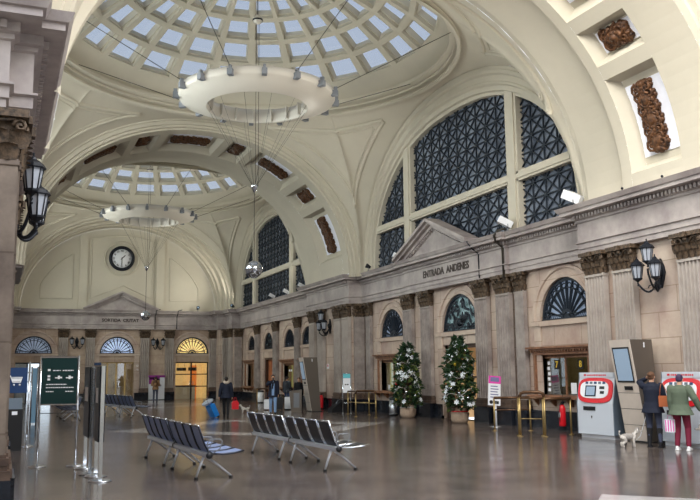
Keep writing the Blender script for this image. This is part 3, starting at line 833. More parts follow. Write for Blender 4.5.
# ---------------------------------------------------------------- pilasters
def prof_shaft(wd, dp, flutes):
    """plan outline, x along the wall, y outwards from 0 to dp"""
    if not flutes: return [(-wd / 2, 0), (wd / 2, 0), (wd / 2, dp), (-wd / 2, dp)]
    out = [(-wd / 2, 0), (wd / 2, 0), (wd / 2, dp)]
    fwid = wd * .92 / flutes; x = wd * .46
    for i in range(flutes):
        a = x - i * fwid
        out += [(a - fwid * .10, dp), (a - fwid * .22, dp - .05), (a - fwid * .5, dp - .07), (a - fwid * .78, dp - .05), (a - fwid * .90, dp)]
    out += [(-wd / 2, dp)]
    return out
PIL = {}
def pilaster_proto(key, wd, dp, flutes, shaftm, name='pilaster'):
    root = empty(name)
    b = MB(); b.box((-wd / 2 - .08, 0, 0), (wd / 2 + .08, dp + .1, .54)); b.build('plinth', M['black'], root)
    b = MB()
    for z0, z1, e in ((.54, .64, .07), (.64, .70, .035), (.70, .78, .05), (.78, .82, .02)): b.box((-wd / 2 - e, 0, z0), (wd / 2 + e, dp + e, z1))
    b.build('base', M['base'], root)
    b = MB(); b.prism(prof_shaft(wd, dp, flutes), .82, 4.28); b.box((-wd / 2 - .015, 0, 4.20), (wd / 2 + .015, dp + .015, 4.26))
    b.build('shaft', shaftm, root)
    c = MB(); z0, z1 = 4.26, ZA; h = z1 - z0
    # bell, leaves, volutes, abacus
    q = [(-wd / 2 + .02, 0), (wd / 2 - .02, 0), (wd / 2 - .02, dp + .0), (-wd / 2 + .02, dp + .0)]
    c.prism(q, z0, z1 - .1)
    c.box((-wd / 2 - .10, 0, z1 - .10), (wd / 2 + .10, dp + .12, z1)); c.box((-.08, dp, z1 - .12), (.08, dp + .17, z1 + 0.0))
    def leafp(x, y, z, hh, ww, ang):
        T = Matrix.Translation((x, y, z)) @ Matrix.Rotation(ang, 4, 'Z')
        rows = []
        for j in range(6):
            t = j / 5; out = .02 + .10 * t ** 2.2; zz = hh * (t if t < .8 else .8 + (t - .8) * -.2); w2 = ww * (.6 + .5 * math.sin(PI * min(t, .9))) / 2
            rows.append([(-w2, out * .6, zz), (-w2 * .5, out, zz), (0, out + .02, zz), (w2 * .5, out, zz), (w2, out * .6, zz)])
        c.grid(rows, T=T)
    nl = 4
    for i in range(nl):
        x = -wd / 2 + wd * (i + .5) / nl; leafp(x, dp, z0, .24, wd / nl, 0)
    for i in range(nl + 1):
        x = -wd / 2 + wd * i / nl; leafp(x, dp + .01, z0 + .14, .28, wd / nl, 0)
    for s in (-1, 1):
        for y in (dp * .5,): leafp(s * wd / 2, y, z0, .26, dp * .8, -s * R(90)); leafp(s * wd / 2, y, z0 + .16, .26, dp * .7, -s * R(90))
        sp = [(s * (wd / 2 - .0 - .085 * (1 - i / 14) * math.cos(i * .75)), dp + .06, z1 - .2 + .085 * (1 - i / 14) * math.sin(i * .75)) for i in range(14)]
        c.tube(sp, .024, 6); c.tube([(s * .06, dp + .05, z1 - .3), (s * wd * .25, dp + .07, z1 - .14), (s * wd * .45, dp + .06, z1 - .115)], .022, 6)
    c.ball((0, dp + .1, z1 - .16), (.06, .04, .06), 8)
    c.build('capital', M['capital'], root)
    PIL[key] = root; root['used'] = 0
    return root
pilaster_proto('wall', .80, .16, 5, M['pilaster'])
pilaster_proto('far', .58, .16, 4, M['fluted'])
pilaster_proto('plain', .50, .14, 0, M['pilaster'])
pilaster_proto('pier', .76, .17, 6, M['fluted'])
pilaster_proto('left', .98, .17, 0, M['pier'])
def pil(key, x, y, rz, label, group):
    o = PIL[key]; x -= .025 * math.sin(rz); y += .025 * math.cos(rz)
    if not o['used']: o['used'] = 1; o.location = (x, y, 0); o.rotation_euler = (0, 0, rz); tag(o, label, 'pilaster', group); return o
    return dup(o, None, (x, y, 0), rz, label, group)
G1, G2, G3 = 'pilasters of the right wall', 'pilasters of the far wall', 'pilasters of the near left pier'
q = R(90)
PX = XR + .02
pil('pier', 14.78, 18.38, q, 'fluted stone pilaster behind the ticket machine beside the ticket window', G1)
pil('pier', 14.78, 17.25, q, 'fluted stone pilaster rising directly behind the beige leaning kiosk', G1)
pil('pier', 14.78, 14.95, q, 'fluted stone pilaster at the far right, beside the triple lantern', G1)
pil('wall', XW - .06, 23.92, q, 'grey stone pilaster left of the nearest ticket window, under the wall cable', G1)
pil('plain', XW, 23.05, q, 'narrow half pilaster against a wider one left of the near ticket window', G1)
pil('wall', XW, 25.4, q, 'grey stone pilaster to the right of the station entrance doorway', G1)
pil('wall', XW, 29.6, q, 'grey stone pilaster left of the entrance doorway, under the start of the inscription', G1)
pil('wall', XW, 31.2, q, 'grey stone pilaster rising behind the farther of the two decorated trees', G1)
pil('plain', XW, 35.3, q, 'narrow half pilaster where the projecting pier meets the near wall', G1)
for y, l in ((36.35, 'near corner'), (37.4, 'second'), (39.7, 'third'), (40.95, 'far corner')):
    pil('pier', 14.78, y, q, 'tall stone pilaster of the middle pier between the great windows, %s' % l, G1)
pil('plain', 15.12, 36.0, 0 + PI, 'narrow pilaster on the shaded end face of the middle pier', G1)
for y, l in ((45.4, 'behind the leaning grey kiosk, right of the lit window'), (49.55, 'between the open wooden door and the lit ticket window'), (53.6, 'left of the open wooden door near the far corner')):
    pil('wall', XW, y, q, 'grey far bay pilaster ' + l, G1)
pil('pier', 14.82, 58.25, q, 'fluted corner pilaster on the right wall in the far corner', G1)
pil('plain', 15.1, 57.6, PI, 'narrow corner pilaster facing the hall beside the far corner', G1)
pil('pier', 14.75, 59.1, PI, 'fluted pilaster of the corner pier facing the hall', G2)
for x, l in ((3.75, 'between the left daylit door and the double wall lantern'), (5.5, 'just left of the middle exit door'), (9.15, 'just right of the middle exit door, left of the cash machine'), (10.85, 'between the cash machine and the yellow lit doorway')):
    pil('far', x, YW, PI, 'pale far wall pilaster ' + l, G2)
pil('far', 14.0, YW, PI, 'fluted pilaster at the right edge of the yellow lit doorway', G2)
pil('left', -.42, 10.82, PI, 'plain brown stone pilaster on the dark near left pier', G3)
o = pil('left', -.10, 11.35, -q, 'stone pilaster turned to the hall on the side of the near left pier', G3)
o = pil('left', -.10, 16.3, -q, 'stone pilaster at the far end of the side of the near left pier', G3)

# ================================================================== DOORS, TICKET WINDOWS, ROOMS BEHIND
def frameT(side, u, z=0):
    return TR(u, z) if side == 'r' else TF(u, z)
def room(name, side, a, b, z1, matx, depth=2.6, z0=0.0):
    T = frameT(side, (a + b) / 2); h = (b - a) / 2 + .15; mb = MB()
    y0, y1 = -.46, -depth
    mb.box((-h, y1 - .1, z0), (h, y1, z1 + .2)); mb.box((-h - .1, y1, z0), (-h, y0, z1 + .2)); mb.box((h, y1, z0), (h + .1, y0, z1 + .2)); mb.box((-h, y1, z1 + .1), (h, y0, z1 + .2))
    if z0 > .3: mb.box((-h, y1, z0 - .1), (h, y0, z0))
    o = mb.build(name, matx); o.matrix_world = T; return struct(o)

def ticket_window(u0, u1, z0, z1, label, lit, extras):
    u = (u0 + u1) / 2; hw = (u1 - u0) / 2
    root = empty('ticket_window', label=label, cat='ticket window'); root.matrix_world = TR(u, 0)
    c = MB()
    for s in (-1, 1):
        c.box((min(s * hw, s * (hw + .16)), -.3, z0 - .02), (max(s * hw, s * (hw + .16)), .07, z1 + .05))
        c.box((min(s * (hw + .03), s * (hw + .13)), .07, z0 + .05), (max(s * (hw + .03), s * (hw + .13)), .10, z1))
    c.box((-hw - .18, -.3, z1), (hw + .18, .09, z1 + .14)); c.box((-hw - .26, 0, z1 + .14), (hw + .26, .18, z1 + .19)); c.box((-hw - .32, 0, z1 + .19), (hw + .32, .26, z1 + .25))
    n = 22
    for i in range(n):
        x = -hw - .22 + (2 * hw + .44) * (i + .5) / n; c.box((x - .03, .09, z1 + .08), (x + .03, .16, z1 + .14))
    c.box((-hw, -.14, z1 - .1), (hw, -.08, z1)); c.box((-.025, -.14, z0), (.025, -.08, z1))
    c.build('wooden_casing', M['wood'], root)
    s = MB(); s.box((-hw - .25, -.25, z0 - .10), (hw + .25, .36, z0 - .04)); s.box((-hw - .2, -.2, z0 - .04), (hw + .2, .32, z0))
    for x in (-hw, -hw * .33, hw * .33, hw): s.prism([(0, z0 - .1), (.28, z0 - .1), (.05, z0 - .34), (0, z0 - .34)], x - .03, x + .03, 'x')
    s.build('counter_shelf', M['wood'], root)
    g = MB(); g.box((-hw, -.12, z0), (hw, -.105, z1 - .1)); g.build('window_pane', M['clearglass'], root)
    for e in extras: e(root, hw, z0, z1)
    return root
def number_plate(ch, x, z):
    def f(root, hw, z0, z1):
        b = MB(); b.box((x - .13, -.10, z - .14), (x + .13, -.09, z + .14)); p = b.build('number_plate', M['ink'], root)
        text('number', ch, .26, M['yellow'], p, (x, -.082, z), (R(90), 0, R(180)), .003)
    return f
def notices(xs, w=.07, h=.1):
    def f(root, hw, z0, z1):
        for x, z in xs:
            b = MB(); b.box((x - w, -.10, z - h), (x + w, -.092, z + h)); b.build('paper_notice', M['paper'], root)
    return f
ticket_window(19.85, 22.35, 1.0, 2.2, 'nearest wooden ticket window with numbers 7 and 8 on its dark glass', 0,
    [number_plate('7', .42, 1.9), number_plate('8', -.72, 1.9), notices([(.85 - .02 * (i % 2), 1.15 + i * .16) for i in range(6)], .06, .05), notices([(-.35, 1.2)], .13, .16)])
ticket_window(31.95, 34.3, .95, 2.25, 'brown ticket window with yellow green light behind the farther decorated tree', 1, [notices([(-.6, 1.1), (-.2, 1.12), (.5, 1.1)], .09, .1)])
ticket_window(43.2, 44.7, .95, 2.3, 'ticket window partly hidden behind the leaning grey kiosk in the far bay', 1, [])
ticket_window(46.2, 48.3, .95, 2.3, 'ticket window with bright yellow green light left of the leaning grey kiosk', 1, [notices([(0, 1.9)], .3, .06)])
ticket_window(54.5, 56.6, .92, 2.4, 'small brown shuttered ticket window nearest the far corner', 1, [])
room('wall_office', 'r', 19.85, 22.35, 2.3, M['officedark'], 2.6, .6)
room('wall_office.001', 'r', 31.95, 34.3, 2.3, M['greenroom'], 2.2, .6)
room('wall_office.002', 'r', 43.2, 44.7, 2.3, M['officedark'], 2.0, .6)
room('wall_office.003', 'r', 46.2, 48.3, 2.3, M['greenroom'], 2.2, .6)
room('wall_office.004', 'r', 54.5, 56.6, 2.3, M['warmroom'], 1.2, .6)
# office things behind the nearest glass
def office_chair(x, y, rz):
    r_ = empty('office_chair', (x, y, .62), rz, 'dark office chair behind the glass of the nearest ticket window', 'chair')
    b = MB(); b.box((-.24, -.22, .42), (.24, .24, .50)); b.build('seat', M['black_plastic'], r_)
    b = MB(); b.prism([(-.22, .55), (.22, .55), (.19, 1.15), (-.19, 1.15)], .20, .26, 'y'); b.build('backrest', M['grey_plastic'], r_)
    b = MB(); b.tube([(0, 0, .05), (0, 0, .42)], .03, 8)
    for i in range(5): a = i * 2 * PI / 5; b.tube([(0, 0, .08), (.27 * math.cos(a), .27 * math.sin(a), .04)], .02, 6)
    b.build('pedestal', M['steel'], r_)
office_chair(16.7, 20.9, R(80))
fo = MB(); fo.box((XW + .46, 19.7, .5), (XW + 2.6, 22.5, .62)); struct(fo.build('floor_office', M['officedark']))
monitor = empty('computer_monitor', (16.25, 20.25, .62), R(-90), 'dark computer monitor behind the nearest ticket window glass', 'monitor')
b = MB(); b.box((-.28, -.03, .35), (.28, .03, .75)); b.build('screen', M['screen_dark'], monitor)
b = MB(); b.box((-.03, 0, .04), (.03, .05, .4)); b.box((-.14, -.1, 0), (.14, .12, .04)); b.build('stand', M['black_plastic'], monitor)

# --- entrance doorway in the right wall
d = empty('door_1', kind='structure'); d.matrix_world = TR(27.22, 0)
b = MB(); hw = 1.28
for s in (-1, 1): b.box((min(s * hw, s * (hw - .16)), -.4, 0), (max(s * hw, s * (hw - .16)), -.1, 2.72))
b.box((-hw, -.4, 2.58), (hw, -.1, 2.72)); b.box((-hw, -.4, 1.5), (hw * .2, -.36, 1.56)); b.build('door_frame', M['wood_dark'], d)
b = MB(); T = Matrix.Translation((1.06, -.38, 0)) @ Matrix.Rotation(R(62), 4, 'Z')
b.box((-.03, -1.05, .02), (.03, 0, 2.55), T=T)
for z0, z1 in ((.15, .85), (1.0, 1.7), (1.85, 2.45)): b.box((-.05, -.92, z0), (.05, -.13, z1), T=T)
lf = b.build('door_leaf', M['wood'], d)
b = MB(); b.tube([(0.04, -.95, 1.0), (.10, -.95, 1.0), (.10, -.82, 1.0)], .015, 6, T=T); b.build('handle', M['brass'], lf)
room('wall_passage', 'r', 25.95, 28.5, 2.75, M['warmroom'], 3.2)
b = MB(); b.box((17.2, 26.0, 0), (17.3, 27.5, 1.5)); struct(b.build('wall_partition', M['black']))
# --- orange wooden door in the far bay
d = empty('door_2', kind='structure'); d.matrix_world = TR(51.35, 0)
b = MB(); hw = .95
for s in (-1, 1): b.box((min(s * hw, s * (hw - .1)), -.4, 0), (max(s * hw, s * (hw - .1)), -.05, 2.72))
b.box((-hw, -.4, 2.6), (hw, -.05, 2.72)); b.build('door_frame', M['wood_dark'], d)
for s in (-1, 1):
    b = MB(); b.box((min(0, s * .84), -.30, .02), (max(0, s * .84), -.25, 2.6))
    for z0, z1 in ((.15, .9), (1.05, 1.75), (1.9, 2.5)): b.box((min(s * .1, s * .74), -.25, z0), (max(s * .1, s * .74), -.22, z1))
    lf = b.build('door_leaf', mat('orange_varnished_wood' + str(s), rgb(196, 122, 78), .35, col2=rgb(156, 88, 54), vscale=4), d)
room('wall_passage.001', 'r', 50.4, 52.3, 2.75, M['officedark'], 1.5)

# --- three doors of the far wall
def glazed_door(n, x, cols, rows, fm, hw=1.19, h=2.62, th=.05, T=None):
    d = empty('door_%d' % n, kind='structure'); d.matrix_world = T or TF(x, 0)
    b = MB(); b.box((-hw, -.36, h - .08), (hw, -.26, h))
    for i in range(cols + 1):
        q_ = -hw + 2 * hw * i / cols; b.box((q_ - th, -.36, 0), (q_ + th, -.26, h))
    for z in rows: b.box((-hw, -.35, z - .035), (hw, -.27, z + .035))
    fr_ = b.build('door_frame', fm, d)
    b = MB(); b.box((-hw, -.315, .02), (hw, -.305, h - .08)); b.build('glass', M['clearglass'], d)
    for s in (-1, 1):
        b = MB(); b.tube([(s * .12, -.26, .85), (s * .12, -.2, .87), (s * .12, -.2, 1.25), (s * .12, -.26, 1.27)], .018, 6); b.build('handle', M['steel'], d)
    return d
glazed_door(3, 12.5, 2, (.9, 1.75), M['iron'])
room('wall_shop', 'f', 11.3, 13.7, 2.7, M['goldroom'], 3.0)
glazed_door(4, 7.3, 4, (), M['brass'])
room('wall_vestibule', 'f', 6.15, 8.45, 2.7, M['warmroom'], 2.4)
glazed_door(5, 1.95, 3, (.75, 1.35, 1.95), M['iron'])
b = MB(); b.box((-.2, YE + .62, 0), (1.55, YE + .7, 2.8)); struct(b.build('wall_porch', mat('grey_porch_panel', rgb(120, 122, 126), .4)))
for x, z, w_, h_, mt, nm, lb, ct in ((11.95, 2.0, .34, .22, 'ink', 'hanging_sign', 'dark hanging sign behind the left panes of the yellow lit doorway', 'sign'), (12.75, 2.0, .30, .24, 'ink', 'hanging_sign', 'dark hanging sign behind the right panes of the yellow lit doorway', 'sign')):
    b = MB(); b.box((x - w_, YE + 1.2, z), (x + w_, YE + 1.24, z + h_)); b.tube([(x - w_ * .7, YE + 1.22, z + h_), (x - w_ * .7, YE + 1.22, 2.82)], .01, 4); b.tube([(x + w_ * .7, YE + 1.22, z + h_), (x + w_ * .7, YE + 1.22, 2.82)], .01, 4)
    for i in range(3): b.ball((x - w_ * .6 + i * w_ * .6, YE + 1.19, z + h_ * .5), (.06, .02, .08), 8)
    tag(b.build(nm, M[mt]), lb, ct)
cnt = empty('shop_counter', (12.3, YE + 2.2, 0), 0, 'white counter inside the yellow lit doorway', 'counter')
b = MB(); b.box((-.8, -.3, 0), (.8, .3, .9)); b.build('body', M['paper'], cnt)
b = MB(); b.box((-.86, -.36, .9), (.86, .36, .96)); b.build('worktop', M['wood'], cnt)
pa = MB(); pa.box((12.9, YE + 2.6, 0), (13.35, YE + 2.7, 2.4)); tag(pa.build('orange_panel', M['orange_room']), 'tall orange display panel inside the yellow lit doorway', 'panel')

for i, y in enumerate((21.0, 27.1, 33.0, 44.0, 49.5, 55.2)): glazed_door(6 + i, 0, 2, (1.3,), M['iron'], 1.08, 2.7, T=TL(y, 0))
# ================================================================== CLOCK
ck = empty('wall_clock', (7.42, YE + .06, 9.8), PI, 'round white wall clock with black rim above the exit pediment', 'clock')
TC = Matrix.Rotation(R(-90), 4, 'X')      # disc axis z -> local +y
b = MB(); b.lathe([(0, 0), (.70, 0), (.70, .05), (0, .05)], 40, T=TC, cap=False); fc = b.build('dial', M['paper'], ck)
b = MB(); b.lathe([(.66, 0), (.66, .09), (.72, .14), (.82, .14), (.88, .09), (.88, 0)], 40, T=TC, cap=False); b.build('rim', M['iron'], ck)
nums = ['XII', 'I', 'II', 'III', 'IIII', 'V', 'VI', 'VII', 'VIII', 'IX', 'X', 'XI']
for i, s in enumerate(nums):
    a = R(90 - 30 * i); t = text('numeral', s, .17, M['ink'], fc, (-.53 * math.cos(a), .058, .53 * math.sin(a)), (R(90), R(-(a * 180 / PI - 90)), PI), .004)
for L, w_, a in ((.36, .035, R(90 - 45)), (.56, .025, R(-90))):
    b = MB(); dr = Vector((-math.cos(a), 0, math.sin(a))); pr = Vector((dr.z, 0, -dr.x))
    q_ = [dr * -.1 + pr * w_ * .6, dr * L * .75 + pr * w_, dr * L, dr * L * .75 - pr * w_, dr * -.1 - pr * w_ * .6]
    b.prism([(v.x, v.z) for v in q_], .065, .08, 'y'); b.build('clock_hand', M['ink'], ck)

# ================================================================== RING LIGHTS, SPHERES
def ring_light(cy, label, clabel, slabel, blabel):
    root = empty('ring_light', (XC + .15, cy, 10.85), 0, label, 'ring light')
    b = MB(); b.lathe([(1.72, -.18), (2.62, .08), (2.66, .16), (2.62, .36), (1.95, .40), (1.72, .18), (1.69, .1), (1.69, -.14), (1.72, -.18)], 64, cap=False)
    b.build('ring_band', M['ring'], root)
    for k in range(16):
        a = 2 * PI * (k + .5) / 16; T = Matrix.Rotation(a, 4, 'Z')
        if k % 2 == 0 or True:
            b = MB(); b.box((2.60, -.08, .04), (2.82, .08, .24), T=T); b.box((2.68, -.04, .24), (2.8, .04, .36), T=T); b.build('bracket', M['grey_plastic'], root)
    for k in range(16):
        a = 2 * PI * (k + .5) / 16; T = Matrix.Rotation(a, 4, 'Z')
        b = MB(); b.prism([(1.70, -.16), (1.58, -.10), (1.56, .30), (1.70, .30)], -.02, .02, 'y', T=T); b.build('fin', M['ring'], root)
    for k in range(0, 16, 1):
        if k % 2: continue
        a = 2 * PI * (k + .5) / 16; c, s = math.cos(a), math.sin(a)
        b = MB(); b.tube([(2.74 * c, 2.74 * s, .30), (6.72 * c, 6.72 * s, 1.95)], .013, 5); b.build('stay_cable', M['cable'], root)
    # pendulum: top ball under the crown, cable bundle gathered in a cone, mirror sphere below
    h = empty('hanging_sphere', (XC + .1, cy + .1, 5.15), 0, slabel, 'sphere')
    b = MB(); b.ball((0, 0, 0), .29, 24); b.build('sphere', M['silver'], h)
    b = MB(); b.lathe([(.29, -.02), (.31, -.02), (.31, .02), (.29, .02)], 24, cap=False); b.lathe([(.10, -.29), (.13, -.25), (.13, -.22), (.1, -.27)], 16, cap=False); b.build('equator_band', M['steel'], h)
    b = MB(); b.tube([(0, 0, .28), (0, 0, 2.72)], .014, 5); b.build('pendant_cable', M['cable'], h)
    b = MB(); b.lathe([(.0, 2.60), (.04, 2.62), (.12, 2.82), (.12, 2.86), (0, 2.88)], 16); b.build('cone', M['silver'], h)
    for k in range(12):
        a = 2 * PI * k / 12
        b = MB(); b.tube([(.08 * math.cos(a), .08 * math.sin(a), 2.86), (1.72 * math.cos(a) + .05, 1.72 * math.sin(a) - .1, 5.56)], .005, 4); b.build('fan_cable', M['cable'], h)
    t_ = empty('top_sphere', (XC + .15, cy, 13.85), 0, blabel, 'sphere')
    b = MB(); b.ball((0, 0, 0), .17, 16); b.build('sphere', M['ring'], t_)
    b = MB(); b.lathe([(.16, -.05), (.18, -.05), (.18, .0), (.16, .0)], 16, cap=False); b.build('collar', M['iron'], t_)
    b = MB(); b.tube([(0, 0, .16), (0, 0, 2.1)], .02, 5)
    for dx in (-.05, .05): b.tube([(dx, 0, -.14), (dx, 0, -5.9)], .009, 4)
    b.build('drop_cable', M['cable'], t_)
ring_light(26.9, 'large white ring hanging on steel cables under the nearer dome', '', 'mirror sphere hanging on a long cable under the nearer ring', 'small pale ball hanging under the crown of the nearer dome')
ring_light(50.0, 'white ring hanging on steel cables under the farther dome', '', 'mirror sphere hanging before the exit inscription under the farther ring', 'small pale ball hanging under the crown of the farther dome')

# ================================================================== WALL LANTERNS
def lantern_part(root, x, y, z, s=1.0):
    T = Matrix.Translation((x, y, z)) @ Matrix.Scale(s, 4); n = 8
    b = MB(); b.lathe([(.10, -.20), (.155, .14), (.15, .15), (.0, .15)], n, T=T, smooth=False); g = b.build('lantern_glass', M['lampglass'], root)
    b = MB(); b.lathe([(.0, .40), (.02, .38), (.015, .34), (.05, .31), (.06, .28), (.15, .22), (.20, .15), (.19, .13), (.155, .14), (.15, .17), (0, .17)], n, T=T, smooth=False)
    b.lathe([(0, -.38), (.025, -.34), (.015, -.30), (.06, -.26), (.12, -.22), (.125, -.19), (.10, -.19), (0, -.19)], n, T=T, smooth=False)
    for i in range(n):
        a = 2 * PI * i / n; c, s_ = math.cos(a), math.sin(a); b.tube([(.104 * c, .104 * s_, -.2), (.158 * c, .158 * s_, .14)], .012, 4, T=T)
    b.build('lantern_cage', M['iron'], g)
def wall_lamp(T, spots, label, plate=(.22, .5)):
    """local: x along wall, y out; spots: lantern centres"""
    root = empty('wall_lantern', label=label, cat='wall lamp'); root.matrix_world = T
    b = MB(); w_, h_ = plate
    b.prism([(0, h_ * .7), (w_ * .45, h_ * .3), (w_ * .6, 0), (w_ * .4, -h_ * .3), (0, -h_ * .75), (-w_ * .4, -h_ * .3), (-w_ * .6, 0), (-w_ * .45, h_ * .3)], 0, .06, 'y'); b.ball((0, .08, 0), (.09, .08, .12), 10); b.build('back_plate', M['iron'], root)
    for (x, y, z) in spots:
        b = MB(); pts_ = []
        for i in range(13):
            t = i / 12; xx = x * t; yy = .08 + (y - .08) * min(1, t * 1.15); zz = -.12 - .30 * math.sin(PI * min(1, t * 1.1)) + (z - .36 + .12) * t * t
            pts_.append((xx, yy, zz))
        pts_.append((x, y, z - .36)); b.tube(pts_, .026, 6); b.tube([(x * .4 + .09 * math.cos(q_) , y * .55, -.36 + .07 * math.sin(q_)) for q_ in (0, 1, 2, 3, 4, 5)], .014, 5)
        b.build('arm', M['iron'], root); lantern_part(root, x, y, z, .92)
    return root
wall_lamp(Matrix.Translation((14.78, 16.05, 4.05)) @ Matrix.Rotation(R(90), 4, 'Z'), [(.34, .46, .06), (-.28, .46, .04), (-.08, .50, .44)], 'triple black wall lantern on the right pier above the two kiosk users')
wall_lamp(Matrix.Translation((14.78, 38.7, 4.0)) @ Matrix.Rotation(R(90), 4, 'Z'), [(.36, .46, .02), (-.34, .46, .02), (.0, .50, .46)], 'triple black wall lantern on the middle pier behind the far kiosk')
wall_lamp(Matrix.Translation((4.62, YW, 4.0)) @ Matrix.Rotation(PI, 4, 'Z'), [(.34, .4, .02), (-.34, .4, .02)], 'double black wall lantern between the left and middle exit doors')
wall_lamp(Matrix.Translation((10.02, YW, 3.95)) @ Matrix.Rotation(PI, 4, 'Z'), [(.34, .4, .02), (-.34, .4, .02)], 'double black wall lantern above the cash machine')
wall_lamp(Matrix.Translation((-.08, 13.0, 4.15)) @ Matrix.Rotation(R(-90), 4, 'Z'), [(.40, .36, .36), (-.22, .46, .0), (.3, .44, -.0)], 'black lantern bracket on the near left pier')

# ================================================================== FLOODLIGHTS ON THE CORNICE
def floodlight(x, y, z, rz, kind, label, s=1.0, power=0, col_=(1, .95, .85), aim=None):
    root = empty('floodlight' if kind != 'cam' else 'security_camera', (x, y, z), rz, label, 'floodlight' if kind != 'cam' else 'camera'); root.scale = (s * .7, s * .7, s * .7)
    b = MB(); b.box((-.05, -.05, 0), (.05, .05, .03)); b.tube([(0, 0, .02), (0, 0, .16)], .02, 6); b.tube([(-.16, 0, .22), (-.16, 0, .16), (.16, 0, .16), (.16, 0, .22)], .012, 5); b.build('bracket', M['grey_plastic'], root)
    b = MB(); T = Matrix.Translation((0, 0, .26)) @ Matrix.Rotation(R(28), 4, 'X')
    if kind == 'white': b.prism([(-.13, -.16), (.13, -.16), (.17, .30), (-.17, .30)], -.10, .10, 'z', T=T); mt = M['white_plastic']
    elif kind == 'black': b.lathe([(0, -.16), (.08, -.15), (.14, .10), (.15, .16), (.12, .16), (0, .1)], 12, T=T @ Matrix.Rotation(R(-90), 4, 'X')); mt = M['black_plastic']
    else: b.ball((0, 0, .0), (.12, .12, .12), 12, T=T); mt = M['black_plastic']
    h = b.build('housing', mt, root)
    b = MB(); b.box((-.14, .30, -.08), (.14, .315, .08), T=T) if kind == 'white' else b.lathe([(0, .10), (.11, .15), (0, .155)], 12, T=T @ Matrix.Rotation(R(-90), 4, 'X')); b.build('lens', M['screen'], root)
    if power:
        l = bpy.data.lights.new('floodlight_lamp', 'SPOT'); l.energy = power; l.spot_size = R(120); l.spot_blend = 1; l.color = col_; l.shadow_soft_size = .25
        lo = bpy.data.objects.new('floodlight_lamp', l); col.objects.link(lo)
        lo.location = Vector((x, y, z + .75)); dd = Vector(aim) - lo.location; lo.rotation_euler = dd.to_track_quat('-Z', 'Y').to_euler()
FC = 6.17
P_ = 420
floodlight(14.75, 33.9, FC, R(60), 'black', 'small black floodlight where the middle pier meets the great window', 1.0, P_, aim=(6, 28, 13))
floodlight(14.95, 31.2, FC, R(70), 'white', 'white and black floodlight on the cornice left of the large pediment', 1.3)
floodlight(14.9, 22.95, FC, R(60), 'white', 'white floodlight with black cable on the cornice right of the pediment', 1.5, P_, aim=(7, 27, 13))
floodlight(14.75, 19.15, FC, R(20), 'white', 'largest white floodlight at the corner of the nearest cornice projection', 1.8, P_, aim=(7.5, 20, 13))
floodlight(15.05, 49.2, FC, R(80), 'white', 'white floodlight at the middle of the farther great window', 1.2, P_, aim=(7, 50, 13))
floodlight(15.05, 46.4, FC, R(80), 'white', 'white floodlight at the right mullion of the farther great window', 1.2)
floodlight(14.95, 43.3, FC, R(70), 'white', 'tilted white floodlight by the right edge of the farther great window', 1.3, P_, aim=(6, 52, 12))
floodlight(14.6, 57.2, FC, R(120), 'black', 'black floodlight pair on the cornice in the far right corner', 1.2, P_, aim=(7.5, 60, 10))
floodlight(12.75, YE - .3, FC, R(180), 'black', 'single black fitting on the far cornice above the yellow lit doorway', 1.2)
floodlight(.45, 16.0, FC, R(-60), 'white', 'white floodlight on the cornice of the near left pier', 1.0, P_, aim=(8, 24, 13))
for y_, l in ((16.6, 'far'), (15.2, 'middle'), (13.9, 'near')):
    b = MB(); b.ball((0, 0, .05), .035, 8); b.tube([(0, 0, 0), (0, 0, .05)], .012, 5)
    tag(b.build('cornice_spike_light', M['iron'], loc=(14.18, y_, FC)), 'tiny dark knob on the nearest right cornice, %s one' % l, 'fitting', 'knobs on the nearest cornice')

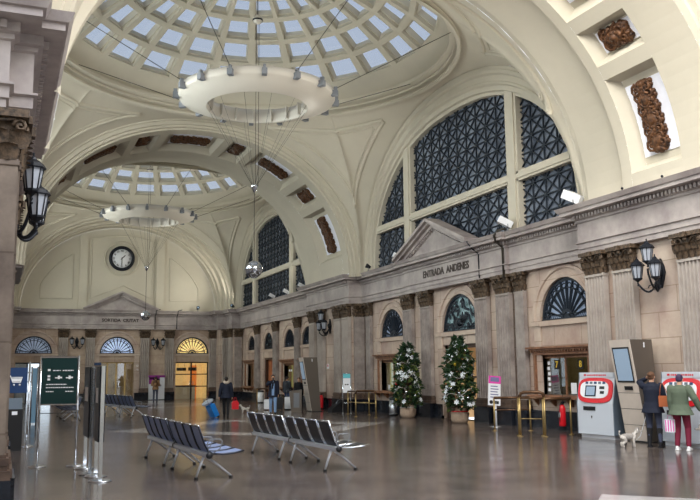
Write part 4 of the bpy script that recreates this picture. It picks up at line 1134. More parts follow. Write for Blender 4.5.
# ================================================================== BENCHES
def bench_proto(seatm):
    """four seats in a row along local y, sitters face +x; origin below the beam, at the row's middle"""
    root = empty('waiting_bench')
    b = MB(); b.tube([(0, -1.16, .40), (0, 1.16, .40)], .045, 10); b.box((-.05, -1.16, .37), (.03, 1.16, .43)); b.build('beam', M['alu'], root)
    for y in (-1.10, 1.10):
        b = MB(); b.lathe([(0, 0), (.052, 0), (.052, .03), (0, .03)], 12, T=Matrix.Translation((0, y + (.06 if y > 0 else -.09), .40)) @ Matrix.Rotation(R(-90), 4, 'X')); b.build('end_cap', M['black_plastic'], root)
    for y in (-.86, .86):
        for x in (-.13, .46):
            b = MB(); b.tube([(0, y, .38), (x * .5, y, .22), (x, y, .03)], [(.03, .024), (.03, .022), (.024, .018)], 8); lg = b.build('leg', M['alu'], root)
            b = MB(); b.lathe([(0, 0), (.035, 0), (.03, .035), (0, .035)], 10, T=Matrix.Translation((x, y, 0))); b.build('foot', M['black_plastic'], lg)
    for i in range(4):
        y = -.87 + .58 * i; w_ = .26
        prof = [(.60, .455), (.45, .425), (.25, .41), (.08, .425), (.0, .46), (-.06, .56), (-.12, .72), (-.17, .87)]
        b = MB(); th = .012
        rows = [[(px + dx, y + s * w_, pz + dz) for px, pz in prof] for s in (-1, 1) for dx, dz in ((0, 0),)]
        top = [[(px, y - w_, pz) for px, pz in prof], [(px, y + w_, pz) for px, pz in prof]]
        bot = [[(px + .012, y - w_, pz - .014) for px, pz in prof], [(px + .012, y + w_, pz - .014) for px, pz in prof]]
        b.grid(top); b.grid(bot, flip=True)
        st = b.build('seat_shell', seatm, root)
        for s in (-1, 1):
            b = MB(); b.tube([(px, y + s * w_, pz) for px, pz in prof], .017, 6); b.build('side_rail', M['seat'] if seatm is M['seatblue'] else M['chrome'], st)
        b = MB(); b.tube([(-.17, y - w_, .87), (-.175, y, .875), (-.17, y + w_, .87)], .018, 6); b.build('top_rail', M['chrome'], st)
    for i in range(5):
        y = -1.16 + .58 * i
        b = MB(); b.tube([(.0, y, .42), (-.03, y, .60), (.02, y, .66), (.18, y, .655), (.22, y, .62), (.18, y, .50), (.06, y, .43)], .009, 6); b.build('armrest', M['grey_plastic'], root)
    return root
GB = 'four seat metal benches'
bp_ = bench_proto(M['seatblue'])
bp_.location = (3.13, 15.05, 0); bp_.rotation_euler = (0, 0, R(2.4)); tag(bp_, 'nearer half of the left front bench row, blue grey mesh backs', 'bench', GB)
dup(bp_, None, (3.03, 17.48, 0), R(2.4), 'farther half of the left front bench row, blue grey mesh backs')
bd = bench_proto(M['seat'])
bd.location = (5.43, 15.15, 0); bd.rotation_euler = (0, 0, R(2.4)); tag(bd, 'nearer half of the right front bench row, dark mesh backs', 'bench', GB)
dup(bd, None, (5.33, 17.52, 0), R(2.4), 'farther half of the right front bench row, dark mesh backs')
dup(bp_, None, (4.95, 36.6, 0), R(8), 'nearer bench of the far row seen between the sign posts and left bench')
dup(bp_, None, (4.62, 39.05, 0), R(8), 'farther bench of the far row, left of the man at the cash machine')
dup(bp_, None, (2.75, 35.6, 0), R(180), 'pale bench seen under the dark green information board')
dup(bp_, None, (2.75, 38.05, 0), R(180), 'pale bench farther behind the one under the information board')

# ================================================================== SIGN STANDS AT LEFT
def round_base(b, x, y, r=.17): b.lathe([(0, 0), (r, 0), (r, .012), (r * .8, .03), (.03, .045), (0, .045)], 24, T=Matrix.Translation((x, y, 0)))
st = empty('information_board', (1.04, 17.41, 0), math.atan2(-.16, .68), 'dark green information board with white text on two chrome poles', 'sign')
for x in (-.35, .35):
    b = MB(); b.tube([(x, 0, .03), (x, 0, 2.1)], .022, 10); p = b.build('pole', M['chrome'], st)
    b = MB(); round_base(b, x, 0); b.build('base', M['steel'], p)
b = MB(); b.box((-.325, -.02, 1.17), (.325, .02, 2.06)); bo = b.build('board', M['sign_green'], st)
b = MB(); b.box((-.34, -.026, 2.05), (.34, .026, 2.08)); b.box((-.34, -.026, 1.15), (.34, .026, 1.175)); b.build('board_trim', M['chrome'], st)
b = MB(); b.tube([(-.35, 0, 1.0), (.35, 0, 1.0)], .008, 6); b.build('cross_wire', M['iron'], st)
def tl(x0, x1, z, h=.018): b = MB(); b.box((x0, -.024, z), (x1, -.0205, z + h)); return b.build('printed_word', M['whiteink'], bo)
rnd = random.Random(2)
for z, x0, x1 in ((1.80, -.12, .02), (1.80, .06, .26), (1.535, -.24, .14), (1.475, -.24, .27), (1.40, -.24, -.1), (1.40, .12, .27)):
    x = x0
    while x < x1: w_ = rnd.uniform(.02, .05); tl(x, min(x + w_, x1), z); x += w_ + .01
for z in (1.80, 1.68, 1.62): tl(-.22, -.17, z, .04)
for sx in (0, .2):
    b = MB(); T = Matrix.Translation((-.08 + sx, -.022, 1.66)); b.box((0, -.002, 0), (.05, .001, .02), T=T); b.box((.05, -.002, -.015), (.09, .001, .05), T=T); b.box((.09, -.002, .0), (.13, .001, .03), T=T); b.build('train_symbol', M['whiteink'], bo)

def blade(y0, y1, x, label):
    s_ = empty('panel_stand', (x, (y0 + y1) / 2, 0), 0, label, 'sign'); h = (y1 - y0) / 2
    for y in (-h, h):
        b = MB(); b.box((-.03, y - .025, .03), (.03, y + .025, 1.86)); p = b.build('post', M['chrome'], s_)
        b = MB(); round_base(b, 0, y, .19); b.build('base', M['steel'], p)
    b = MB(); b.box((-.05, -h + .03, .62), (.05, h - .03, 1.86)); b.build('panel', M['iron'], s_)
    b = MB(); b.box((-.056, -h + .2, 1.25), (-.051, h - .2, 1.5)); b.box((.051, -h + .2, 1.25), (.056, h - .2, 1.5)); b.build('poster', M['paper'], s_)
blade(14.65, 15.35, 1.56, 'nearest edge-on dark panel on two silver posts with round bases')
blade(15.75, 16.75, 1.50, 'second edge-on dark panel on silver posts behind the nearest one')
s_ = empty('cart_sign', (.36, 22.6, 0), 0, 'blue board with white trolley symbol on a post beside the near left pier', 'sign')
b = MB(); b.box((-.42, -.02, 1.30), (.24, .02, 1.92)); bo = b.build('board', M['blue_board'], s_)
b = MB(); b.tube([(.28, 0, .03), (.28, 0, 2.06)], .025, 8); b.tube([(-.44, 0, .03), (-.44, 0, 1.95)], .02, 8); b.build('post', M['chrome'], s_)
b = MB(); round_base(b, .28, 0); round_base(b, -.44, 0); b.build('base', M['steel'], s_)
b = MB(); y = -.03
b.tube([(-.22, y, 1.74), (-.16, y, 1.72), (-.10, y, 1.56), (.08, y, 1.56), (.12, y, 1.68), (-.15, y, 1.68)], .013, 5); b.ball((-.07, y, 1.50), .025, 8); b.ball((.06, y, 1.50), .025, 8)
b.prism([(-.11, 1.58), (.08, 1.58), (.11, 1.66), (-.14, 1.66)], y - .005, y + .005, 'y'); b.build('trolley_symbol', M['whiteink'], bo)
s_ = empty('leaflet_holder', (.32, 21.6, 0), 0, 'low black leaflet cabinet in front of the blue trolley board', 'cabinet')
b = MB(); b.box((-.18, -.15, 0), (.18, .15, .95)); b.build('body', M['black_plastic'], s_)
b = MB(); b.prism([(-.16, .95), (.14, .95), (.14, 1.2)], -.16, .16, 'x'); b.build('sloped_top', M['machine_side'], s_)
b = MB(); b.box((-.06, -.165, .82), (.06, -.152, .90)); b.build('label_plate', M['paper'], s_)
gp = empty('glass_panel', (1.12, 33.0, 0), 0, 'narrow blue tinted glass panel with steel post left of the green board', 'panel')
b = MB(); b.box((-.07, -.02, .05), (.07, .02, 2.0)); b.build('pane', mat('blue_tinted_panel', rgb(120, 160, 190), .2), gp)
b = MB(); b.tube([(-.10, 0, 0), (-.10, 0, 2.05)], .03, 8); b.tube([(.10, 0, 0), (.10, 0, 2.05)], .03, 8); b.build('post', M['steel'], gp)

# ================================================================== NOTICE STANDS ON THE RIGHT
s_ = empty('notice_stand', (13.75, 34.1, 0), R(-22), 'white and aqua notice on a tall steel frame before the middle pier', 'sign')
b = MB()
for x in (-.17, .17): b.tube([(x, 0, 0), (x, 0, 1.70)], .018, 8)
b.tube([(-.17, 0, 1.70), (.17, 0, 1.70)], .018, 8); b.tube([(-.17, 0, .45), (.17, 0, .45)], .012, 8); b.box((-.2, -.14, 0), (-.15, .14, .02)); b.box((.15, -.14, 0), (.2, .14, .02)); b.build('frame', M['chrome'], s_)
b = MB(); b.box((-.15, -.01, .88), (.15, .01, 1.68)); pn = b.build('panel', M['paper'], s_)
b = MB(); b.box((-.15, -.014, 1.50), (.15, -.0105, 1.68)); b.build('aqua_header', M['cyan_print'], pn)
b = MB(); b.box((-.08, -.014, 1.20), (-.02, -.0105, 1.25)); b.box((.0, -.014, 1.20), (.08, -.0105, 1.25)); b.build('print', M['ink'], pn)
s_ = empty('notice_stand', (14.35, 23.25, 0), R(-14), 'tilted white notice with magenta header on a single post by the stone pilasters', 'sign')
b = MB(); b.tube([(.06, 0, .02), (.06, 0, .75)], .03, 8); b.build('post', M['alu'], s_)
b = MB(); round_base(b, .06, 0, .2); b.build('base', M['steel'], s_)
T = Matrix.Translation((0, -.02, .66)) @ Matrix.Rotation(R(5), 4, 'Y') @ Matrix.Rotation(R(-6), 4, 'X')
b = MB(); b.box((-.2, -.012, 0), (.2, .012, .92), T=T); pn = b.build('panel', M['paper'], s_)
b = MB(); b.box((-.2, -.016, .68), (.2, -.0125, .92), T=T); b.build('magenta_header', M['pink'], pn)
b = MB(); b.box((-.14, -.019, .74), (.14, -.0165, .88), T=T)
for i in range(5): b.box((-.13, -.016, .58 - .085 * i), (.10 + .03 * (i % 2), -.0125, .61 - .085 * i), T=T)
b.build('print', mat('slate_print', rgb(110, 110, 150), .6), pn)
b = MB(); b.ball((0, 0, 0), (.06, .004, .06), 10, T=T @ Matrix.Translation((-.1, -.0145, .1))); b.box((.0, -.016, .05), (.15, -.0125, .14), T=T); b.build('logo', M['ink'], pn)
b = MB(); b.box((-.10, 0, 0), (.17, .03, .17)); wp = b.build('wall_plate', M['screen_dark']); wp.matrix_world = Matrix.Translation((XW - .0, 24.45, 2.04)) @ Matrix.Rotation(R(90), 4, 'Z'); tag(wp, 'small dark square plate on the wall above the magenta notice', 'plate')
for i, (z, g_) in enumerate(((2.34, 'ring'), (2.10, 'bars'))):
    s_ = empty('round_sign', (8.68, YW - .02, z), PI, 'round black pictogram sign right of the middle exit door, %s' % ('upper one' if i == 0 else 'lower one'), 'sign')
    b = MB(); b.lathe([(0, 0), (.14, 0), (.14, .02), (0, .02)], 20, T=TC); b.build('disc', M['ink'], s_)
    b = MB(); b.tube([(.06 * math.cos(a), .025, .06 * math.sin(a) + (.02 if i == 0 else -.02)) for a in [2 * PI * k / 10 for k in range(8 if i else 10)]], .016, 5, closed=(i == 0)); b.build('pictogram', M['whiteink'], s_)
b = MB(); b.box((-.24, -.02, -.1), (.24, .02, .1)); tag(b.build('exit_plate', M['blue_board'], loc=(6.02, YW - .1, 2.5)), 'small dark blue plate above the left edge of the middle exit door', 'sign')

# ================================================================== QUEUE BARRIERS, BIN
def barrier(name_label, posts, top, rails, hoop=None):
    """posts: floor points; top height; rails: list of (i, j, z, radius, material)"""
    c = Vector(posts[0]); root = empty('queue_barrier', (c.x, c.y, 0), 0, name_label, 'barrier')
    for i, p in enumerate(posts):
        b = MB(); x, y = p[0] - c.x, p[1] - c.y; b.tube([(x, y, 0), (x, y, top if not hoop else top - .12)], .026, 8); b.lathe([(0, 0), (.07, 0), (.07, .015), (.03, .03)], 12, T=Matrix.Translation((x, y, 0)), cap=False); b.build('post', M['brass'], root)
    for i, j, z, r_, mt in rails:
        a, e = Vector(posts[i]) - c, Vector(posts[j]) - c; b = MB()
        if hoop and z == top:
            d = (e - a).normalized() * .12; pts_ = [(a.x, a.y, z - .12), (a.x + d.x * .3, a.y + d.y * .3, z - .035), (a.x + d.x, a.y + d.y, z), (e.x - d.x, e.y - d.y, z), (e.x - d.x * .3, e.y - d.y * .3, z - .035), (e.x, e.y, z - .12)]
        else: pts_ = [(a.x, a.y, z), (e.x, e.y, z)]
        b.tube(pts_, r_, 8); b.build('rail', mt, root)
    return root
BZ = M['bronze']
barrier('front brass and bronze barrier hoop by the nearest ticket window', [(12.80, 19.45), (13.30, 19.05)], 1.16, [(0, 1, 1.16, .045, BZ), (0, 1, 1.0, .025, BZ)], True)
barrier('brass barrier with dark rail reaching the ticket window by the extinguisher', [(12.92, 19.7), (13.42, 19.3), (14.35, 19.35)], 1.0, [(1, 2, .97, .045, BZ), (0, 1, .45, .014, M['brass'])])
barrier('brass barrier with dark rail in front of the magenta notice', [(13.40, 21.7), (14.3, 21.2)], .95, [(0, 1, .95, .04, BZ), (0, 1, .60, .02, BZ)])
barrier('brass barrier hoop in front of the ticket window by the steel bin', [(13.0, 31.3), (13.38, 30.2)], 1.02, [(0, 1, 1.02, .045, BZ), (0, 1, .55, .015, M['brass'])], True)
barrier('brass barrier beside the white notice stand at the middle pier', [(13.6, 33.6), (14.05, 32.4)], .95, [(0, 1, .95, .035, BZ), (0, 1, .5, .015, M['brass'])])
barrier('low brass barrier near the man holding a phone', [(11.35, 39.6), (12.6, 41.6)], 1.0, [(0, 1, 1.0, .04, BZ)])
def bin_(x, y, lab, m_=None):
    r_ = empty('litter_bin', (x, y, 0), 0, lab, 'bin')
    b = MB(); b.lathe([(.17, .06), (.18, .08), (.18, .66), (.0, .66)], 24, cap=False); b.build('body', m_ or M['steel'], r_)
    b = MB(); b.lathe([(0, 0), (.19, 0), (.19, .07), (.17, .08), (0, .08)], 24); b.build('base', M['black_plastic'], r_)
    b = MB(); b.lathe([(.185, .64), (.19, .70), (.15, .75), (.10, .75), (.09, .70), (0, .70)], 24, cap=False); b.build('lid', M['black_plastic'], r_)
bin_(14.65, 31.3, 'round steel litter bin beside the farther decorated tree'); M
bin_(14.35, 49.3, 'pale round litter bin by the open orange wooden door', M['white_plastic'])

# ================================================================== TICKET MACHINES AND KIOSKS
def ticket_machine_proto():
    """front faces +y local, x along the wall, width 1.25"""
    root = empty('ticket_machine'); hw = .62
    b = MB(); pr = [(0, .10), (.42, .10), (.42, .88), (.30, 1.52), (.30, 1.66), (0, 1.66)]
    b.prism([(y, z) for y, z in pr], -hw, hw, 'x'); b.build('cabinet', M['machine'], root)
    for s in (-1, 1):
        b = MB(); b.prism(pr, s * hw - (0 if s > 0 else .03), s * hw + (.03 if s > 0 else 0), 'x'); b.build('side_panel', M['machine_side'], root)
    b = MB(); b.box((-hw + .04, .02, 0), (hw - .04, .36, .10)); b.build('kick_plate', M['alu'], root)
    # sloped control face: u across, v up the slope
    p0, p1 = Vector((0, .42, .88)), Vector((0, .30, 1.52)); up_ = (p1 - p0).normalized(); nr = Vector((0, up_.z, -up_.y))
    F_ = Matrix(((1, nr.x, up_.x, 0), (0, nr.y, up_.y, p0.y), (0, nr.z, up_.z, p0.z), (0, 0, 0, 1)))
    n = 40; oval = []; inner = []
    for k in range(n):
        a = 2 * PI * k / n; c, s = math.cos(a), math.sin(a)
        oval.append((math.copysign(abs(c) ** .55, c) * .60, .33 + math.copysign(abs(s) ** .55, s) * .32))
        inner.append((math.copysign(abs(c) ** .6, c) * .49 + .02, .345 + math.copysign(abs(s) ** .6, s) * .22))
    b = MB(); b.prism(oval, .001, .03, 'y', T=F_); b.build('red_surround', M['red'], root)
    b = MB(); b.prism(inner, .03, .045, 'y', T=F_); pn = b.build('control_panel', M['paper'], root)
    b = MB(); b.box((-.06, .045, .17), (.32, .055, .45), T=F_); b.build('touch_screen', M['screen_dark'], pn)
    b = MB(); b.box((-.02, .055, .2), (.28, .058, .42), T=F_); b.build('screen_image', M['screen'], pn)
    for i in range(5):
        b = MB(); b.box((-.36 + i * .15, .045, .49), (-.27 + i * .15, .055, .55), T=F_); b.build('sticker', M['machine_side'] if i % 2 else M['blue_board'], pn)
    for z, w_ in ((.36, .16), (.24, .13)):
        b = MB(); b.box((-.34, .045, z), (-.34 + w_, .06, z + .07), T=F_); b.build('card_slot', M['black_plastic'], pn)
    b = MB(); b.box((-hw + .02, .30, 1.53), (hw - .02, .318, 1.65)); hd = b.build('header', M['machine'], root)
    b = MB(); rnd_ = random.Random(9); x = -.34
    b.box((.36, .318, 1.575), (.44, .323, 1.62))
    while x < .32: w_ = rnd_.uniform(.03, .06); b.box((x, .318, 1.575), (x + w_, .323, 1.61)); x += w_ + .02
    b.build('header_lettering', M['red'], hd)
    b = MB(); b.box((-.02, .42, .70), (.40, .435, .80)); b.box((.10, .435, .72), (.28, .44, .78)); b.build('ticket_tray', M['black_plastic'], root)
    b = MB(); b.lathe([(0, 0), (.02, 0), (.02, .01), (0, .01)], 10, T=Matrix.Translation((.12, .42, .55)) @ TC); b.box((.11, .42, .5), (.13, .43, .55)); b.build('lock', M['ink'], root)
    return root
tm = ticket_machine_proto()
tm.location = (14.50, 18.02, 0); tm.rotation_euler = (0, 0, R(96)); tag(tm, 'ticket machine with red oval frame beside the nearest ticket window', 'ticket machine', 'red and grey ticket machines')
dup(tm, None, (14.56, 15.07, 0), R(92), 'ticket machine with red oval frame used by the two people at right')
def kiosk_proto():
    """leaning slab; side profile in x-z, extruded along y; front towards -x"""
    root = empty('information_kiosk'); Wd = .74
    ax0, ax1, bx0, bx1, H_ = 0, .42, -.40, .26, 2.44
    def X(t): return ax0 + (bx0 - ax0) * t
    def X2(t): return ax1 + (bx1 - ax1) * t
    b = MB(); b.prism([(X(0), .02), (X2(0), .02), (X2(1), H_), (X(1), H_)], 0, Wd, 'y'); b.build('body', M['kiosk_side'], root)
    b = MB(); b.box((-.02, -.02, 0), (.5, Wd + .02, .03)); b.build('base_plate', M['black_plastic'], root)
    fa, fb = [], []
    def quad(z0, z1, y0, y1, th):
        t0, t1 = z0 / H_, z1 / H_; return [(X(t0) - th, y0, z0), (X(t0) - th, y1, z0), (X(t1) - th, y1, z1), (X(t1) - th, y0, z1), (X(t0), y0, z0), (X(t0), y1, z0), (X(t1), y1, z1), (X(t1), y0, z1)]
    fs_ = [(0, 1, 2, 3), (7, 6, 5, 4), (0, 4, 5, 1), (1, 5, 6, 2), (2, 6, 7, 3), (3, 7, 4, 0)]
    for z0, z1 in ((.04, .40), (.415, .78), (.795, 1.16), (1.175, H_)):
        b = MB(); b.add(quad(z0, z1, 0, Wd, .02), fs_); b.build('front_panel', M['kiosk_front'], root)
    b = MB(); b.add(quad(1.42, 2.26, .07, Wd - .08, .035), fs_); sc = b.build('screen_bezel', M['black_plastic'], root)
    b = MB(); b.add(quad(1.46, 2.22, .10, Wd - .12, .04), fs_); b.build('screen', M['screen'], sc)
    b = MB(); b.add(quad(1.24, 1.33, .18, .46, .035), fs_); b.add(quad(1.26, 1.31, .22, .30, .05), fs_); b.build('reader_slot', M['ink'], root)
    b = MB(); b.box((.0, -.004, 2.25), (.035, 0, 2.37)); b.build('label', M['paper'], root)
    return root
kk = kiosk_proto(); kk.location = (14.22, 16.22, 0); tag(kk, 'tall leaning kiosk with beige front and pale screen between the ticket machines', 'kiosk', 'leaning information kiosks')
dup(kk, None, (13.05, 36.6, 0), R(-4), 'tall leaning grey kiosk standing in front of the middle pier')
lm = empty('low_terminal', (12.35, 36.9, 0), R(-20), 'low dark sloped terminal at the left side of the far leaning kiosk', 'kiosk')
b = MB(); b.prism([(-.16, 0), (.30, 0), (.30, 1.0), (-.26, .92)], -.25, .25, 'y'); b.build('body', M['kiosk_side'], lm)
b = MB(); b.prism([(-.25, .95), (.28, 1.03), (.28, 1.05), (-.27, .97)], -.22, .22, 'y'); b.build('top_screen', M['screen_dark'], lm)
b = MB(); b.box((-.06, -.255, .2), (.2, -.25, .85)); b.build('door_panel', M['grey_plastic'], lm)
at = empty('cash_machine', (9.98, YW - .05, 0), PI, 'grey cash machine with purple top between two far pilasters', 'cash machine')
b = MB(); b.box((-.54, -.05, .05), (.54, .35, 1.55)); b.build('body', M['alu'], at)
b = MB(); b.box((-.2, .35, 1.45), (.54, .37, 1.55)); b.box((-.1, .35, 1.1), (.54, .37, 1.55)); b.box((-.56, -.05, 1.55), (.56, .38, 1.70)); b.build('purple_panel', M['purple'], at)
b = MB(); b.box((-.2, .37, 1.15), (.25, .385, 1.45)); b.build('screen', M['screen_dark'], at)
b = MB(); b.prism([(.35, .95), (.52, .95), (.35, 1.08)], -.3, .3, 'x'); b.build('keypad_shelf', M['steel'], at)

# ================================================================== EXTINGUISHERS, SMALL WALL THINGS
def extinguisher(x, y, z, rz, lab, s=1.0, tilt=0):
    r_ = empty('fire_extinguisher', (x, y, z), rz, lab, 'fire extinguisher', 'red fire extinguishers'); r_.scale = (s, s, s)
    b = MB(); b.lathe([(0, 0), (.08, .0), (.085, .03), (.085, .42), (.06, .50), (.03, .53), (0, .53)], 20); b.build('cylinder', M['red'], r_)
    b = MB(); b.lathe([(.088, .22), (.088, .34)], 20, cap=False, a0=0, a1=PI); b.build('label', M['paper'], r_)
    b = MB(); b.box((-.03, -.03, .53), (.03, .03, .58)); b.box((-.02, -.02, .58), (.14, .02, .60)); b.build('valve', M['black_plastic'], r_)
    b = MB(); b.tube([(-.03, 0, .56), (-.12, 0, .52), (-.13, 0, .35), (-.11, 0, .12)], .012, 6); b.build('hose', M['black_plastic'], r_)
extinguisher(14.95, 20.55, .14, R(20), 'red fire extinguisher hanging low under the nearest ticket window', 1.15)
b = MB(); b.tube([(0, 0, .72), (0, 0, 1.75)], .008, 5); b.box((-.03, -.02, .68), (.03, .04, .74)); tag(b.build('hanging_wire', M['iron'], loc=(14.98, 20.55, .1)), 'thin dark wire running up from the extinguisher before the ticket window', 'wire')
extinguisher(14.42, 39.1, .04, 0, 'red fire extinguisher standing at the foot of the middle pier', 1.2)
b = MB(); b.box((-.02, -.14, -.12), (0, .14, .12)); sg = b.build('extinguisher_sign', M['paper'], loc=(14.77, 39.05, 2.05)); tag(sg, 'small white and red square sign on the middle pier above an extinguisher', 'sign')
b = MB(); b.box((-.024, -.10, -.02), (-.02, .03, .09)); b.build('red_symbol', M['red'], sg)
b = MB(); pts_ = [(0, 0, 0), (0, 0, .9), (.02, 0, 1.3), (0, .02, 2.2)]
cb_ = MB(); cb_.tube([(15.085, 23.55, 4.75), (15.07, 23.55, 5.75), (14.80, 23.5, 5.92), (14.66, 23.4, 6.1), (14.70, 23.2, 6.24), (14.9, 23.05, 6.3)], .045, 6)
tag(cb_.build('wall_cable', M['cable']), 'thick grey cable running down the entablature from the white floodlight', 'cable')
cb_ = MB(); cb_.tube([(15.085, 25.1, 4.9), (15.07, 25.1, 5.75), (14.82, 25.1, 5.92), (14.62, 25.1, 6.15), (14.7, 25.1, 6.2)], .022, 6)
tag(cb_.build('wall_cable', M['iron']), 'thin dark cable down the entablature at the right end of the pediment', 'cable')
for x_, l in ((9.78, 'right end of the exit pediment'), (11.3, 'cornice left of the yellow lit doorway')):
    cb_ = MB(); cb_.tube([(x_, YE - .18, 4.9), (x_, YE - .2, 5.8), (x_, YE - .52, 5.93), (x_, YE - .62, 6.15), (x_ + .3, YE - .5, 6.25)], .03, 6)
    tag(cb_.build('wall_cable', M['iron']), 'dark cable down the far entablature at the ' + l, 'cable')

# ================================================================== TREES
def leaf_cloud(rnd, n, zr, rad, size, palette=1):
    b = MB()
    for i in range(n):
        z = rnd.uniform(*zr); a = rnd.uniform(0, 2 * PI); q_ = rad(z, a) * rnd.uniform(.25, 1) ** .5
        x, y = q_ * math.cos(a), q_ * math.sin(a)
        L = size * rnd.uniform(.7, 1.3); w_ = L * .30
        T = Matrix.Translation((x, y, z)) @ Matrix.Rotation(a + rnd.uniform(-.8, .8), 4, 'Z') @ Matrix.Rotation(R(rnd.uniform(-70, 35)), 4, 'Y') @ Matrix.Rotation(rnd.uniform(-1, 1), 4, 'X')
        b.add([(0, 0, 0), (L * .45, w_, .02), (L, 0, -.02), (L * .45, -w_, .02), (L * .45, 0, -.015)], [(0, 4, 1), (4, 2, 1), (0, 3, 4), (4, 3, 2)], 0, T=T)
    return b
def christmas_tree(x, y, seed, H_, wide, label, lean=0):
    rnd = random.Random(seed); r_ = empty('christmas_tree', (x, y, 0), 0, label, 'tree')
    def rad(z, a):
        t = (z - .45) / (H_ - .45); base = wide * (1 - .80 * t ** 1.3) if t > .12 else wide * (.55 + 3.4 * t)
        return max(.07, base * (.84 + .26 * math.sin(2 * a + seed + z * 3.5) + .24 * math.sin(6 * z + a * 2 + seed)))
    b = MB(); b.tube([(0, 0, .3), (.03, 0, 1.2), (-.02, .02, 2.0), (.02, 0, H_ - .1)], [.05, .04, .03, .01], 8)
    for i in range(70):
        z = rnd.uniform(.5, H_ - .15); a = rnd.uniform(0, 2 * PI); q_ = rad(z, a) * .85
        b.tube([(0, 0, z - .1), (q_ * .5 * math.cos(a), q_ * .5 * math.sin(a), z + .02), (q_ * math.cos(a), q_ * math.sin(a), z)], .008, 4)
    b.build('trunk', M['bark'], r_)
    f_ = leaf_cloud(rnd, 900, (.48, H_), rad, .21).build('dark_foliage', M['leaf'], r_)
    leaf_cloud(rnd, 330, (.48, H_ - .3), rad, .19).build('olive_foliage', M['leaf2'], r_)
    b = MB(); b.lathe([(0, 0), (.24, 0), (.30, .12), (.31, .32), (.26, .44), (.29, .50), (.22, .46), (0, .44)], 20)
    b.v = [(vx * (1 + .06 * math.sin(vz * 40 + vx * 30)), vy * (1 + .06 * math.cos(vx * 26 + vz * 20)), vz) for vx, vy, vz in b.v]
    b.build('burlap_wrap', M['burlap'], r_)
    b = MB(); b.tube([(.29 * math.cos(a), .29 * math.sin(a), .40) for a in [2 * PI * k / 20 for k in range(20)]], .02, 6, closed=True); b.build('tie', M['red'] if seed == 21 else M['ribbon'], r_)
    for i in range(50):
        z = rnd.uniform(.6, H_ - .12); a = rnd.uniform(PI * .75, PI * 1.9); q_ = rad(z, a) * .97
        fl_ = MB(); T = Matrix.Translation((q_ * math.cos(a), q_ * math.sin(a), z)) @ Matrix.Rotation(a, 4, 'Z') @ Matrix.Rotation(R(70), 4, 'Y')
        for k in range(6):
            an = k * PI / 3; c, s = math.cos(an), math.sin(an); c2, s2 = math.cos(an + .45), math.sin(an + .45); c3, s3 = math.cos(an - .45), math.sin(an - .45); L = .105
            fl_.add([(0, 0, 0), (L * .6 * c2, L * .6 * s2, .03), (L * c, L * s, .015), (L * .6 * c3, L * .6 * s3, .03)], [(0, 1, 2, 3)], T=T)
        fl_.ball((0, 0, .02), .022, 6, T=T); fl_.build('white_flower', M['petal'], r_)
    for i in range(3):
        a0 = rnd.uniform(2.4, 3.6); z0_ = .9 + i * .55; b = MB(); rows = []
        pts_ = [Vector((rad(z0_, a0 + t * 1.5) * 1.05 * math.cos(a0 + t * 1.5), rad(z0_, a0 + t * 1.5) * 1.05 * math.sin(a0 + t * 1.5), z0_ + .22 * t + .06 * math.sin(t * 9))) for t in [k / 14 for k in range(15)]]
        b.tube(pts_, [(.035, .008)] * 15, 6); b.build('ribbon', M['ribbon'], r_)
    n_b = 12
    for i in range(n_b):
        z = .62 + (H_ - .95) * (i + .5) / n_b; a = 2.6 + (i * 2.1) % 2.6; q_ = rad(z, a) * 1.0
        bo = empty('bauble', (x + q_ * math.cos(a), y + q_ * math.sin(a), z), 0, ('silver ' if i % 4 else 'red ' if i % 8 else 'gold ') + 'bauble ' + ['lowest', 'second lowest', 'third lowest', 'fourth lowest', 'fifth lowest', 'sixth lowest', 'sixth highest', 'fifth highest', 'fourth highest', 'third highest', 'second highest', 'highest'][i] + ' on the tree ' + ('before the entrance doorway' if seed == 21 else 'beside the steel bin'), 'bauble', 'baubles on the ' + ('nearer tree' if seed == 21 else 'farther tree'))
        b = MB(); b.ball((0, 0, 0), .055, 12); b.build('ball', M['silver'] if i % 4 else M['red'] if i % 8 else M['yellow'], bo)
        b = MB(); b.tube([(0, 0, .05), (0, 0, .075)], .014, 6); b.build('cap', M['brass'], bo)
    return r_
christmas_tree(14.47, 29.65, 8, 2.75, .74, 'decorated green tree in burlap pot beside the round steel bin')
christmas_tree(14.42, 25.55, 21, 2.84, .74, 'decorated green tree in burlap pot before the entrance doorway')

# ================================================================== PEOPLE
def remesh(o, vox, smooth=2, sm=.5):
    m1 = o.modifiers.new('r', 'REMESH'); m1.mode = 'VOXEL'; m1.voxel_size = vox; m1.use_smooth_shade = True
    m2 = o.modifiers.new('s', 'SMOOTH'); m2.iterations = smooth; m2.factor = sm
    return o
def ik(a, c, l1, l2, hint):
    a, c, hint = Vector(a), Vector(c), Vector(hint); d = c - a; L = min(d.length, (l1 + l2) * .995); dn = d.normalized()
    x = (l1 * l1 - l2 * l2 + L * L) / (2 * L); h = math.sqrt(max(0, l1 * l1 - x * x)); side = (hint - dn * hint.dot(dn)).normalized()
    return a + dn * x + side * h, a + dn * L
def limb(b, pts, rs, n=12):
    """tapered limb with rounded ends"""
    P = [Vector(p) for p in pts]; out = []; rr = []
    for i in range(len(P) - 1):
        for t in (0, .33, .66): out.append(P[i].lerp(P[i + 1], t)); rr.append(rs[i] + (rs[i + 1] - rs[i]) * t)
    out.append(P[-1]); rr.append(rs[-1]); b.tube(out, rr, n); 
    for p, r_ in ((P[0], rs[0]), (P[-1], rs[-1])): b.ball(p, r_ * .98, 10)
    for p, r_ in zip(P[1:-1], rs[1:-1]): b.ball(p, r_ * .99, 10)
